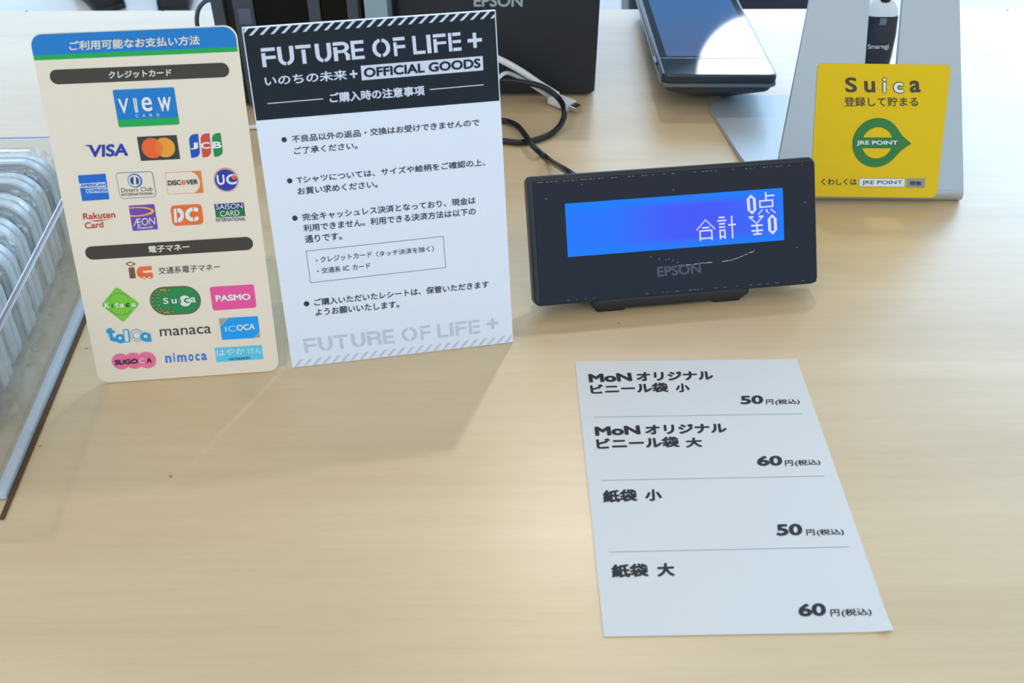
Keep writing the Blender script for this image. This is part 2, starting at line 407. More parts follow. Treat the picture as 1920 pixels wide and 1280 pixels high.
def rows(name, items, rule=None):
    k = next(i for i, t in enumerate(items) if t[0] in ('50', '60'))
    for part, sub in (('item_lettering', items[:k]), ('price_lettering', items[k:])):
        p = Print(sheet_f, G)
        for t in sub: p.text(*t[:4], bk, t[4])
        p.build(part, sh)
    if rule: p = Print(sheet_f, G); p.line(rule[0], rule[1], .0003, gy); p.build('ruled_line', sh)
BO = 0.044
rows('price_entry', [('MoN', (100, 151), (283, 145), (95, 115), .05), ('オリジナル', (300, 145), (625, 139), (297, 107), BO), ('ビニール袋', (108, 200), (437, 191), (102, 159), BO), ('小', (465, 192), (525, 190), (462, 155), BO),
      ('50', (738, 243), (835, 240), (735, 207), .04), ('円', (846, 243), (877, 242), (844, 222), .02), ('(税込)', (885, 246), (988, 243), (882, 222), .02)], ((120, 296), (1000, 282)))
rows('price_entry', [('MoN', (126, 376), (318, 369), (122, 337), .05), ('オリジナル', (337, 370), (682, 362), (334, 329), BO), ('ビニール袋', (133, 432), (483, 423), (128, 386), BO), ('大', (508, 425), (578, 422), (505, 384), BO),
      ('60', (808, 502), (915, 500), (805, 460), .04), ('円', (926, 502), (960, 501), (923, 478), .02), ('(税込)', (968, 504), (1075, 500), (965, 477), .02)], ((150, 562), (1090, 544)))
rows('price_entry', [('紙袋', (160, 657), (305, 651), (155, 604), BO), ('小', (337, 650), (408, 648), (334, 601), BO),
      ('50', (890, 796), (1000, 793), (886, 747), .04), ('円', (1016, 795), (1052, 794), (1012, 769), .02), ('(税込)', (1060, 797), (1175, 794), (1056, 768), .02)], ((184, 864), (1193, 842)))
rows('price_entry', [('紙袋', (197, 973), (353, 968), (191, 916), BO), ('大', (388, 968), (462, 965), (384, 911), BO),
      ('60', (983, 1136), (1100, 1132), (978, 1082), .04), ('円', (1118, 1135), (1156, 1133), (1114, 1106), .02), ('(税込)', (1165, 1138), (1292, 1133), (1160, 1104), .02)])

# ================================================================== NOTICE BOARD (stands, leaning back)
C_ = view(440, 0, 3.5556); D_ = view(480, 340, 3.4596)
nf = tilted(-0.1444, 0.5008, .0003, 0.1871, 0.2977); NW, NL = 0.1477, 0.2154
nb = thing('notice_board', 'white upright notice board with black heading panel and bulleted purchase rules', 'sign', nf.mat())
board_w = mat('board_white', (242, 244, 253), 0.40, coat=0.15, coat_rough=0.15)
edge_w = mat('board_edge', (250, 250, 250), 0.6)
b = MB(); T = .0045
b.add([(0, 0, 0), (NW, 0, 0), (NW, NL, 0), (0, NL, 0)], [(0, 1, 2, 3)], board_w)
b.add([(0, 0, 0), (NW, 0, 0), (NW, NL, 0), (0, NL, 0), (0, .0016, -T), (NW, .0016, -T), (NW, NL, -T), (0, NL, -T)],
      [(7, 6, 5, 4), (0, 4, 5, 1), (1, 5, 6, 2), (2, 6, 7, 3), (3, 7, 4, 0)], edge_w)
b.build('board', nb)
st = mat('strut_card', (215, 214, 208), 0.7)
b = MB(); ys = math.sin(.2977); yc = math.cos(.2977)
# easel strut: from two thirds up the back down to the counter behind
top = (NL * .66); dz = top * yc; back = .075
def loc(ay, az):   # horizontal distance behind the board's base line, height -> local v, n
    return (ay * ys + az * yc, -(ay * yc - az * ys))
p1 = loc(top * ys + .006, dz); p2 = loc(top * ys + back, 0.0005); p3 = loc(top * ys + back - .03, 0.0005); p4 = loc(top * ys * .5 + .006, dz * .45)
for x in (NW * .35,):
    pts = [p1, p2, p3, p4]
    b.loft([[(x, q[0], q[1]) for q in pts], [(x + NW * .3, q[0], q[1]) for q in pts]], st)
b.build('easel_strut', nb)
blk = mat('ink_panel_black', (24, 24, 31), 0.16, spec=.28); wh = ink('panel_white', (222, 226, 240)); tx = ink('notice_text', (40, 42, 54)); pale = ink('watermark', (206, 212, 224))
p = Print(nf, C_); hb = Vector(p.p((142, 810))); hb2 = Vector(p.p((1768, 665))); HB = (hb.y + hb2.y) / 2
p.local([(.0006, HB), (NW - .0006, HB), (NW - .0006, NL - .0004), (.0006, NL - .0004)], blk); p.build('heading_panel', nb)
# hatched border strips, top (white on black) and foot (pale grey on white)
def hatch(name, y0, y1, x0, pitch, w, lean, m, layer):
    p = Print(nf, C_)
    for k in range(-2, 30):
        pts = [(x0 + pitch * k, y0), (x0 + pitch * k + w, y0), (x0 + pitch * k + w + lean, y1), (x0 + pitch * k + lean, y1)]
        # clip to the board
        def clip(pts, lim, sgn):
            o = []
            for i in range(len(pts)):
                a, c = pts[i], pts[(i + 1) % len(pts)]; ia = (a[0] - lim) * sgn >= 0; ic = (c[0] - lim) * sgn >= 0
                if ia: o.append(a)
                if ia != ic: t = (lim - a[0]) / (c[0] - a[0]); o.append((lim, a[1] + (c[1] - a[1]) * t))
            return o
        pts = clip(clip(pts, .0008, 1), NW - .0008, -1) if pts else []
        if len(pts) >= 3: p.local(pts, m, layer)
    p.build(name, nb)
E5 = view(440, 30, 19.2)
pe = Print(nf, E5); s0 = Vector(pe.p((510, 705))); s1 = Vector(pe.p((640, 700))); s2 = Vector(pe.p((905, 674))); tp = Vector(pe.p((770, 445)))
pl = Vector(Print(nf, C_).p((1702, 108)))
hatch('hatched_border', s0.y, NL - .0004, s0.x, (pl.x - s0.x) / 23.0, (s1 - s0).length, tp.x - s0.x, wh, 2)
hatch('hatched_border', .0004, .0052, .0012, (pl.x - s0.x) / 23.0, (s1 - s0).length, (tp.x - s0.x) * 1.0, pale, 1)
p = Print(nf, C_); stencil_line(p, wh, (188, 448), (1513, 336), (172, 322), (1503, 214), ((1600, 268), 48), 2); p.build('heading_lettering', nb)
p = Print(nf, D_); stencil_line(p, pale, (320, 1112), (1455, 984), (304, 1022), (1448, 895), ((1534, 922), 38), 1); p.build('faint_lettering', nb)
p = Print(nf, C_); p.text('いのちの未来', (203, 575), (750, 530), (197, 507), wh, .02, 2)
p.line((768, 494), (818, 490), .0011, wh, 2); p.line((796, 519), (790, 467), .0011, wh, 2.1); p.build('heading_lettering', nb)
p = Print(nf, C_); p.quad((840, 438), (1653, 373), (1657, 468), (848, 535), wh, 2); p.text('OFFICIAL GOODS', (863, 517), (1639, 451), (858, 453), blk, .035, 3); p.build('heading_label', nb)
p = Print(nf, C_); p.line((218, 690), (590, 658), .0005, wh, 2); p.line((1302, 596), (1660, 564), .0005, wh, 2)
p.text('ご購入時の注意事項', (636, 686), (1268, 634), (629, 619), wh, .03, 2); p.build('heading_lettering', nb)
def para(zf, bullet, lines):
    p = Print(nf, zf)
    if bullet: p.disc(bullet, 18, tx)
    for t in lines: p.text(t[0], t[1], t[2], t[3], tx, .018)
    p.build('printed_paragraph', nb)
para(C_, (330, 931), [('不良品以外の返品・交換はお受けできませんので', (383, 952), (1632, 838), (378, 903)), ('ご了承ください。', (397, 1030), (820, 992), (393, 982))])
para(C_, (367, 1205), [('Tシャツについては、サイズや絵柄をご確認の上、', (418, 1224), (1672, 1104), (412, 1176))])
para(D_, None, [('お買い求めください。', (272, 88), (790, 40), (267, 40))])
para(D_, (252, 238), [('完全キャッシュレス決済となっており、現金は', (303, 257), (1425, 145), (297, 209)), ('利用できません。利用できる決済方法は以下の', (310, 328), (1425, 216), (305, 280)), ('通りです。', (320, 400), (558, 377), (315, 351))])
p = Print(nf, D_)
q4 = ((325, 452), (1215, 356), (1230, 558), (354, 657))
for i in range(4): p.line(q4[i], q4[(i + 1) % 4], .00028, tx)
p.disc((393, 513), 5, tx); p.disc((402, 582), 5, tx)
for t in [('クレジットカード', (420, 527), (752, 491), (416, 488)), ('（タッチ決済を除く）', (783, 490), (1155, 453), (779, 453)), ('交通系', (428, 597), (550, 585), (424, 559)), ('IC', (567, 580), (607, 576), (564, 549)), ('カード', (628, 576), (742, 563), (624, 540))]:
    p.text(t[0], t[1], t[2], t[3], tx, .014)
p.build('boxed_list', nb)
para(D_, (328, 793), [('ご購入いただいたレシートは、保管いただきます', (380, 808), (1510, 688), (376, 762)), ('ようお願いいたします。', (388, 873), (930, 818), (384, 827))])

# ================================================================== PAYMENT METHODS SIGN (cream, rounded corners)
A_ = view(40, 30, 3.6563); B_ = view(100, 360, 3.4587)
pf = tilted(-0.2663, 0.4843, .0006, 0.1172, 0.3190); PW, PL = .1150, .2173
ps = thing('payment_sign', 'cream upright sign with blue top band and rows of payment card logos', 'sign', pf.mat())
cream = mat('card_cream', (252, 231, 205), 0.35, coat=0.2, coat_rough=0.12)
b = MB(); out = rr(0, 0, PW, PL, .0072, 10); b.prism(out, -.0012, 0, cream); b.build('panel', ps)
acr = clear('acrylic_clear', (.97, .99, .99, 1), .03, 1.45)
b = MB(); b.prism(rr(.006, .0020, PW + .0045, .075, .003, 4), -.0042, -.0015, acr)
b.build('acrylic_back_plate', ps)
p1 = (0.075, -.0042)
ys2, yc2 = math.sin(.319), math.cos(.319)
def loc2(ay, az): return (ay * ys2 + az * yc2, -(ay * yc2 - az * ys2))
b = MB(); a1 = loc2(.0005 + .0045, .0006); a2 = loc2(.075, .0006); a3 = loc2(.075, .0030); a4 = loc2(.0045, .0030); pts = [a1, a2, a3, a4]
b.loft([[(x, q[0], q[1]) for q in pts] for x in (.006, PW + .0045)], acr)
t1 = loc2(.075 * ys2 + .003, .075 * yc2); t2 = loc2(.075 * ys2 + .006, .075 * yc2); t3 = loc2(.075, .003); t4 = loc2(.072, .003); pts = [t1, t2, t3, t4]
b.loft([[(x, q[0], q[1]) for q in pts] for x in (.006, PW + .0045)], acr); b.build('acrylic_foot', ps)
BR_ = lambda c: tuple(min(255, int(x * 1.09)) for x in c)
I = {k: ink('card_' + k, c if max(c) < 80 or k in ('cream', 'white') else BR_(c), .3) for k, c in dict(blue=(0, 114, 186), green=(0, 160, 62), cream=(240, 228, 205), brown=(66, 50, 27), visa=(38, 48, 150), dark=(58, 50, 38), red=(246, 92, 12),
     orange=(252, 150, 10), mid=(246, 112, 14), jblue=(20, 70, 165), jred=(205, 66, 34), jgreen=(20, 130, 60), white=(246, 243, 234), amex=(10, 98, 190), navy=(25, 60, 130), tblack=(40, 38, 36),
     dorange=(246, 118, 20), uc=(45, 40, 150), rak=(196, 60, 30), purple=(110, 60, 160), gold=(245, 170, 30), dc=(248, 104, 14), snavy=(25, 45, 110), sgreen=(20, 110, 50), icbrown=(120, 70, 40),
     icorange=(246, 100, 30), kit=(120, 195, 30), sui=(30, 130, 60), pasmo=(238, 75, 145), toica=(15, 148, 200), mana=(60, 55, 52), icoca=(0, 150, 225), gray=(160, 158, 148), sug=(240, 108, 142),
     nimo=(55, 120, 200), haya=(90, 190, 215), pgreen=(150, 225, 215), hnavy=(30, 60, 130)).items()}
p = Print(pf, A_); g0 = p.p((792, 240))[1]; g1 = p.p((795, 272))[1]
gl = (p.p((85, 268))[1] + p.p((1495, 212))[1]) / 2; gb = (p.p((92, 302))[1] + p.p((1497, 245))[1]) / 2
p.local(rr(.0003, gl, PW - .0007, PL - .0007, (0, 0, .0068, .0068), 10), I['blue']); p.local([(.0003, gb), (PW - .0007, gb), (PW - .0007, gl), (.0003, gl)], I['green']); p.build('heading_band', ps)
p = Print(pf, A_); p.text('ご利用可能なお支払い方法', (331, 238), (1223, 197), (327, 172), I['cream'], .028, 2); p.build('heading_lettering', ps)
p = Print(pf, A_); p.pill((247, 418), (1375, 370), 50, I['brown']); p.text('クレジットカード', (601, 430), (1030, 412), (597, 379), I['cream'], .03, 2); p.build('heading_pill', ps)
def logo(zf, label=None):
    q = Print(pf, zf); q._lab = label; return q
def done(q):
    o = q.build('card_logo', ps)
    if q._lab: o['label'] = q._lab
p = logo(A_, 'blue and green card emblem with white lettering'); p.quad((624, 507), (1047, 487), (1085, 742), (670, 762), I['blue'], 1, .0012); p.quad((660, 712), (1079, 692), (1085, 742), (670, 762), I['green'], 2, .0010)
p.text('V', (672, 668), (742, 664), (662, 566), I['white'], .018, 3); p.poly([(765, 562), (774, 561), (792, 660), (783, 661)], I['white'], 3); p.poly([(780, 561), (789, 561), (803, 660), (794, 660)], I['white'], 3)
p.text('e', (832, 655), (903, 651), (820, 556), I['white'], .012, 3); p.text('w', (944, 655), (1034, 651), (934, 556), I['white'], .012, 3)
for i, ch in enumerate('CARD'): p.text(ch, (786 + 48.5 * i, 694 - 2.2 * i), (803 + 48.5 * i, 693 - 2.2 * i), (783 + 48.5 * i, 673 - 2.2 * i), I['white'], .01, 3)
done(p)
p = logo(A_, 'dark blue italic lettering'); p.text('VISA', (462, 970), (733, 958), (462, 884), I['visa'], .035); p.poly([(430, 886), (478, 883), (500, 925), (508, 960), (480, 905), (468, 896)], I['visa'], 2); done(p)
p = logo(A_, 'red and orange overlapping discs on dark card'); p.quad((792, 828), (1065, 815), (1090, 980), (820, 993), I['dark']); p.disc((898, 905), 72, I['red'], 2); p.disc((985, 900), 70, I['orange'], 3)
cx, cy = p.p((898, 905)); r1 = p.rad((898, 905), 72); ex, ey = p.p((985, 900)); r2 = p.rad((985, 900), 70); d = math.hypot(ex - cx, ey - cy); aa = math.atan2(ey - cy, ex - cx)
al = math.acos((d * d + r1 * r1 - r2 * r2) / (2 * d * r1)); be = math.acos((d * d + r2 * r2 - r1 * r1) / (2 * d * r2))
p.local([(cx + r1 * math.cos(aa - al + 2 * al * k / 12), cy + r1 * math.sin(aa - al + 2 * al * k / 12)) for k in range(13)] + [(ex + r2 * math.cos(aa + math.pi - be + 2 * be * k / 12), ey + r2 * math.sin(aa + math.pi - be + 2 * be * k / 12)) for k in range(13)], I['mid'], 4); done(p)
p = logo(A_, 'blue, red and green columns with white letters')
for (q, m, ch, x0, x1, yb) in ((((1145, 812), (1212, 807), (1228, 968), (1165, 972)), 'jblue', 'J', 1160, 1214, 914), (((1224, 808), (1290, 803), (1305, 965), (1243, 969)), 'jred', 'C', 1233, 1296, 911), (((1302, 805), (1366, 800), (1386, 960), (1322, 965)), 'jgreen', 'B', 1314, 1374, 907)):
    P4 = [Vector(p.p(k)) for k in (q[3], q[2], q[1], q[0])]; e = .0042; pts = [tuple(P4[0])]
    for (a, bb, c) in ((P4[0], P4[1], P4[2]), (P4[2], P4[3], P4[0])):
        e1 = (a - bb).normalized() * e; e2 = (c - bb).normalized() * e
        pts += [tuple((bb + e1) * (1 - t) ** 2 + bb * 2 * t * (1 - t) + (bb + e2) * t * t) for t in [k / 8 for k in range(9)]]
        if bb is P4[1]: pts.append(tuple(P4[2]))
    p.local(pts, I[m], 1); p.text(ch, (x0, yb), (x1, yb - 3), (x0 - 3, yb - 46), I['white'], .04, 2)
done(p)
p = logo(A_, 'blue square emblem with outlined lettering'); p.quad((388, 1092), (577, 1080), (605, 1255), (418, 1268), I['amex']); p.quad((399, 1149), (576, 1137), (585, 1171), (404, 1177), I['white'], 2); p.quad((442, 1185), (592, 1176), (598, 1207), (447, 1213), I['white'], 2)
p.text('AMERICAN', (408, 1172), (578, 1164), (404, 1151), I['amex'], .04, 3); p.text('EXPRESS', (452, 1209), (596, 1202), (448, 1188), I['amex'], .04, 3); done(p)
p = logo(A_, 'outlined card emblem with blue ring'); p.frame((645, 1075), (900, 1063), (927, 1240), (680, 1253), 3.5, I['navy'], cream, .0022); p.disc((780, 1127), 50, I['amex'], 3); p.disc((777, 1127), 42, cream, 4); p.disc((778, 1127), 31, I['navy'], 5); p.quad((770, 1098), (787, 1097), (791, 1156), (773, 1157), cream, 6)
p.text('Diners Club', (688, 1208), (900, 1198), (685, 1178), I['tblack'], 0, 3); p.text('INTERNATIONAL', (690, 1234), (907, 1223), (688, 1215), I['tblack'], .015, 3); done(p)
p = logo(A_, 'white card emblem with orange curved corner'); p.frame((985, 1073), (1228, 1060), (1248, 1210), (1005, 1222), 3, I['dorange'], cream)
p.poly([(1160, 1064), (1228, 1060), (1248, 1210), (1185, 1213), (1208, 1195), (1224, 1168), (1226, 1135), (1212, 1100), (1190, 1078)], I['dorange'], 3)
p.text('DISC', (1007, 1161), (1097, 1156), (1003, 1126), I['tblack'], .03, 4); p.disc((1113, 1140), 17, I['dorange'], 4); p.text('VER', (1133, 1155), (1212, 1150), (1130, 1122), I['tblack'], .03, 5); done(p)
p = logo(A_, 'purple disc emblem with orange ring'); p.disc((1404, 1123), 86, I['dorange']); p.disc((1404, 1123), 81, I['cream'], 2); p.disc((1404, 1123), 77, I['uc'], 3); p.text('U', (1345, 1157), (1398, 1154), (1338, 1088), I['white'], .03, 4); p.text('C', (1408, 1155), (1478, 1151), (1402, 1084), I['white'], .03, 4); p.disc((1458, 1103), 16, I['red'], 5); done(p)
p = logo(B_, 'red-brown two-line lettering'); p.text('Rakuten', (195, 179), (404, 165), (190, 137), I['rak'], .025); p.text('Card', (206, 238), (326, 230), (202, 196), I['rak'], .025); p.poly([(240, 185), (380, 174), (290, 190), (270, 191)], I['rak']); done(p)
p = logo(B_, 'purple square emblem with golden ring'); p.quad((488, 88), (655, 77), (680, 240), (515, 252), I['purple'], 1, .0008)
p.poly([(493, 98), (540, 95), (600, 96), (645, 108), (658, 122), (640, 141), (590, 154), (540, 159), (500, 158), (499, 149), (545, 150), (590, 144), (625, 131), (638, 121), (620, 111), (580, 104), (540, 103), (494, 107)], I['gold'], 2)
p.text('ÆON', (521, 221), (662, 208), (517, 174), I['white'], -.01, 3); p.text('Financial', (548, 240), (645, 232), (545, 222), I['white'], .01, 3); done(p)
p = logo(B_, 'orange rounded emblem with two white letters'); p.quad((757, 88), (962, 75), (975, 208), (775, 220), I['dc'], 1, .0030); p.text('D', (785, 198), (850, 193), (780, 106), I['white'], .09, 2); p.text('C', (858, 193), (945, 188), (853, 100), I['white'], .07, 2); p.line((800, 100), (808, 202), .0006, I['dc'], 3); p.line((905, 92), (913, 196), .0006, I['dc'], 3); done(p)
p = logo(B_, 'navy and green stacked emblem'); p.quad((1042, 78), (1232, 66), (1240, 108), (1049, 118), I['snavy']); p.quad((1049, 118), (1240, 108), (1247, 155), (1055, 165), I['sgreen'])
p.text('SAISON', (1056, 113), (1228, 104), (1053, 80), I['white'], .0, 2); p.text('CARD', (1084, 157), (1208, 150), (1081, 123), I['white'], .0, 2); p.text('INTERNATIONAL', (1056, 193), (1249, 184), (1053, 169), I['snavy'], .01, 2); done(p)
p = Print(pf, B_); p.pill((254, 395), (1250, 333), 43, I['brown']); p.text('電子マネー', (620, 394), (886, 375), (616, 350), I['cream'], .03, 2); p.build('heading_pill', ps)
p = logo(B_, 'brown and orange train-shaped emblem'); o4 = [(470, 465), (500, 452), (532, 465), (502, 480)]
for i in range(4): p.line(o4[i], o4[(i + 1) % 4], .0006, I['icbrown'])
p.quad((487, 490), (525, 487), (536, 558), (497, 560), I['icbrown']); p.poly([(540, 520), (545, 497), (562, 483), (636, 479), (640, 505), (583, 509), (579, 517), (586, 524), (643, 521), (648, 553), (570, 556), (549, 545)], I['icorange']); p.disc((590, 553), 12, I['icorange'], 2); p.disc((627, 552), 12, I['icorange'], 2); p.disc((590, 553), 7, I['cream'], 3); p.disc((627, 552), 7, I['cream'], 3)
p.text('交通系電子マネー', (684, 534), (1083, 506), (680, 488), I['tblack'], .008); done(p)
p = logo(B_, 'green diamond emblem'); p.quad((410, 612), (562, 722), (455, 845), (308, 732), I['kit'], 1, .0022)
for a0, a1 in ((28, 160), (200, 332)):
    p.arc((433, 728), 78, 5.5, I['tblack'], a0, a1, 2); p.dashes((433, 728), 78, 3.6, I['white'], a0, a1, 11, 3)
for ch, x0, x1, yb, h, m in (('K', 335, 370, 751, 34, 'white'), ('i', 381, 388, 748, 27, 'tblack'), ('t', 403, 427, 748, 32, 'white'), ('a', 432, 462, 746, 24, 'white'), ('c', 470, 498, 743, 24, 'tblack'), ('a', 508, 539, 741, 24, 'white')):
    p.text(ch, (x0, yb), (x1, yb - 2), (x0 - 3, yb - h), I[m], .03, 4)
done(p)
p = logo(B_, 'green capsule emblem with dashed globe lines'); p.pill((727, 706), (857, 700), 92, I['icbrown']); p.pill((727, 705), (857, 699), 86, I['sui'], 2)
for r_, sy, a0, a1 in ((84, 1.0, 55, 305), (46, 1.75, 60, 300)):
    p.arc((728, 705), r_, 6, I['tblack'], a0, a1, 3, 40, sy); p.dashes((728, 705), r_, 3.5, I['gold'], a0, a1, 13, 4, sy, .6)
for a0, a1 in ((25, 80), (280, 335)):
    p.arc((705, 705), 50, 6, I['tblack'], a0, a1, 3, 20, 1.7); p.dashes((705, 705), 50, 3.5, I['gold'], a0, a1, 4, 4, 1.7, .6)
p.disc((855, 703), 39, I['white'], 5)
for ch, x0, x1, yb, h, m in (('S', 716, 750, 722, 38, 'white'), ('u', 770, 803, 720, 30, 'white'), ('i', 820, 831, 720, 37, 'sui'), ('c', 850, 886, 717, 32, 'sui'), ('a', 893, 927, 713, 34, 'white')):
    p.text(ch, (x0, yb), (x1, yb - 2), (x0 - 3, yb - h), I[m], .02, 6)
done(p)
p = logo(B_, 'pink card emblem with white lettering'); p.quad((1013, 615), (1300, 597), (1318, 748), (1035, 768), I['pasmo'], 1, .0018); p.text('PASMO', (1055, 709), (1281, 697), (1050, 668), I['white'], .04, 2); done(p)
p = logo(B_, 'teal bubbly lettering'); t_ = I['toica']; p.poly([(343, 888), (358, 887), (357, 882), (378, 880), (380, 897), (398, 895), (400, 912), (383, 914), (388, 940), (410, 946), (405, 972), (372, 962), (362, 935), (358, 915), (344, 916)], t_)
p.disc((435, 950), 34, t_, 1.3); p.disc((433, 945), 11, I['cream'], 1.6); p.quad((450, 890), (488, 887), (500, 971), (460, 975), t_, 2); p.quad((457, 895), (482, 893), (492, 966), (467, 969), I['cream'], 3)
p.arc((540, 928), 34, 20, t_, 35, 320, 2); p.arc((540, 928), 34, 12, I['cream'], 38, 317, 3); p.disc((598, 937), 33, t_, 4); p.disc((600, 933), 12, I['cream'], 5); p.poly([(612, 915), (630, 918), (637, 968), (600, 968)], t_, 3.6); done(p)
p = logo(B_, 'dark grey lower-case lettering'); p.text('manaca', (693, 935), (1025, 914), (688, 889), I['mana'], .006); done(p)
p = logo(B_, 'blue card emblem with cut grey corners'); p.quad((1073, 818), (1325, 804), (1342, 942), (1095, 957), I['gray']); p.poly([(1142, 814), (1325, 804), (1338, 900), (1300, 945), (1095, 957), (1084, 875)], I['icoca'], 2); p.text('IC', (1117, 905), (1185, 901), (1113, 868), I['pgreen'], 0, 3); p.text('OCA', (1190, 898), (1309, 888), (1187, 860), I['white'], .03, 3); done(p)
p = logo(B_, 'pink three-lobed emblem')
for i, c in enumerate(((438, 1098), (523, 1092), (607, 1088))): p.disc(c, 59, I['sug'], 1 + i)
p.text('SUGO', (402, 1119), (550, 1109), (399, 1087), I['tblack'], .04, 5); p.text('C', (562, 1108), (594, 1106), (559, 1076), I['white'], .0, 5); p.text('A', (606, 1105), (642, 1103), (603, 1073), I['tblack'], .04, 5); done(p)
p = logo(B_, 'blue lower-case lettering')
for ch, x0, x1, hh in (('n', 729, 768, 46), ('i', 782, 791, 62), ('m', 806, 866, 46), ('o', 878, 911, 46), ('c', 923, 951, 46), ('a', 962, 998, 46)):
    yb = 1107 - (x0 - 729) * .067; p.text(ch, (x0, yb), (x1, yb - 2.5), (x0 - hh * .1, yb - hh), I['nimo'], .03)
done(p)
p = logo(B_, 'pale blue card emblem'); p.quad((1047, 1010), (1352, 991), (1363, 1082), (1058, 1102), I['haya']); p.text('はやか', (1062, 1063), (1243, 1050), (1058, 1020), I['white'], -.005, 2); p.text('けん', (1265, 1050), (1352, 1044), (1260, 1012), I['white'], -.005, 2); p.text('HAYAKAKEN', (1141, 1090), (1277, 1080), (1139, 1075), I['hnavy'], .02, 2); done(p)

# ================================================================== CUSTOMER DISPLAY
H_ = view(960, 270, 3.2)
df = tilted(.0155, .5517, .012, .1434, .5556); DW, DL = .2037, .0888
cdp = thing('customer_display', 'black customer display with glowing blue screen tilted back on a small base', 'display', df.mat())
pb = bump(mat('plastic_black', (34, 36, 42), 0.42), 900, .15, .0003); glz = mat('front_glaze', (22, 26, 42), 0.28, spec=0.3); bump(glz, 700, .03, .0002)
gbk = mat('plastic_gloss_black', (20, 21, 25), 0.2)
b = MB(); b.prism(rr(0, 0, DW, DL, .0048, 8), -.016, 0, pb, .0022, True); b.build('housing', cdp)
b = MB(); b.prism(rr(.012, .008, DW - .012, DL - .008, .008, 6), -.026, -.0155, pb, .002); b.build('back_cover', cdp)
p = Print(df, H_); q = [p.p(k) for k in ((170, 962), (1822, 824), (1806, 108), (127, 228))]
x0 = (q[0][0] + q[3][0]) / 2; x1 = (q[1][0] + q[2][0]) / 2; y0 = (q[0][1] + q[1][1]) / 2; y1 = (q[2][1] + q[3][1]) / 2
b = MB(); b.prism(rr(x0, y0, x1, y1, .0012, 4), -.003, .0003, glz, .0002); b.build('front_panel', cdp)
b = MB(); grm = mat('seam_dark', (10, 10, 13), .6)
o1 = rr(x0 - .0005, y0 - .0005, x1 + .0005, y1 + .0005, .0015, 4); o2 = rr(x0 + .0001, y0 + .0001, x1 - .0001, y1 - .0001, .0011, 4); n_ = len(o1)
b.add([(x, y, .00008) for x, y in o1 + o2], [(i, (i + 1) % n_, n_ + (i + 1) % n_, n_ + i) for i in range(n_)], grm); b.build('panel_seam', cdp)
# lit screen
lcd = bpy.data.materials.new('screen_lit_blue'); lcd.use_nodes = True; t = lcd.node_tree; bs = t.nodes['Principled BSDF']
bs.inputs['Base Color'].default_value = (.01, .02, .05, 1); bs.inputs['Roughness'].default_value = .4; bs.inputs['Specular IOR Level'].default_value = .15
tcn = t.nodes.new('ShaderNodeTexCoord'); sp = t.nodes.new('ShaderNodeSeparateXYZ'); t.links.new(tcn.outputs['Object'], sp.inputs[0])
pL = Print(df, H_, .0003); ql = [pL.p(k) for k in ((336, 680), (1632, 574), (1625, 260), (316, 360))]
lx0, lx1 = (ql[0][0] + ql[3][0]) / 2, (ql[1][0] + ql[2][0]) / 2; ly0, ly1 = (ql[0][1] + ql[1][1]) / 2, (ql[2][1] + ql[3][1]) / 2
ex_ = nmath('MULTIPLY', smooth(sp.outputs[0], lx0, lx0 + .006, t), nmath('SUBTRACT', 1.0, smooth(sp.outputs[0], lx1 - .006, lx1, t), tree=t), tree=t)
ey_ = nmath('MULTIPLY', smooth(sp.outputs[1], ly0, ly0 + .009, t), nmath('SUBTRACT', 1.0, smooth(sp.outputs[1], ly1 - .009, ly1, t), tree=t), tree=t)
cen = nmath('MULTIPLY', ex_, ey_, tree=t)
hump = nmath('MULTIPLY', smooth(sp.outputs[0], lx0 + .02, lx0 + .085, t), nmath('SUBTRACT', 1.0, nmath('MULTIPLY', smooth(sp.outputs[0], lx1 - .06, lx1 - .005, t), .55, tree=t), tree=t), tree=t)
fac = nmath('MULTIPLY', cen, nmath('ADD', .25, nmath('MULTIPLY', hump, .75, tree=t), tree=t), tree=t)
mxc = t.nodes.new('ShaderNodeMixRGB'); t.links.new(fac, mxc.inputs[0]); mxc.inputs[1].default_value = lin((0, 126, 255)); mxc.inputs[2].default_value = lin((66, 84, 250))
t.links.new(mxc.outputs[0], bs.inputs['Emission Color']); bs.inputs['Emission Strength'].default_value = 0.96
pL.local([(lx0, ly0), (lx1, ly0), (lx1, ly1), (lx0, ly1)], lcd, 1); scr = pL.build('screen', cdp)
pix = mat('screen_pixel', (120, 120, 140), .4, emit=(214, 216, 252), estr=.80)
GL = {'0': ['..##..', '.####.', '##..##', '##..##', '##..##', '##..##', '##..##', '##..##', '##..##', '##..##', '.####.', '..##..'],
      '点': ['.....#......', '.....#......', '.....######.', '.....#......', '.....#......', '.#########..', '.#.......#..', '.#.......#..', '.#.......#..', '.#########..', '............', '..#..#..#...', '.#...#...#..', '#.....#...#.'],
      '合': ['......#......', '.....#.#.....', '....#...#....', '...#.....#...', '..#.......#..', '.#..#####..#.', '#...........#', '..#########..', '..#.......#..', '..#.......#..', '..#.......#..', '..#.......#..', '..#########..', '..#.......#..'],
      '計': ['.####....#..', '.........#..', '######...#..', '.........#..', '.####....#..', '.......#####', '.####....#..', '.........#..', '.####....#..', '.#..#....#..', '.#..#....#..', '.#..#....#..', '.####....#..', '.#..#....#..'],
      '¥': ['###...###', '.#.....#.', '..#...#..', '...#.#...', '....#....', '.#######.', '....#....', '....#....', '.#######.', '....#....', '..#####..']}
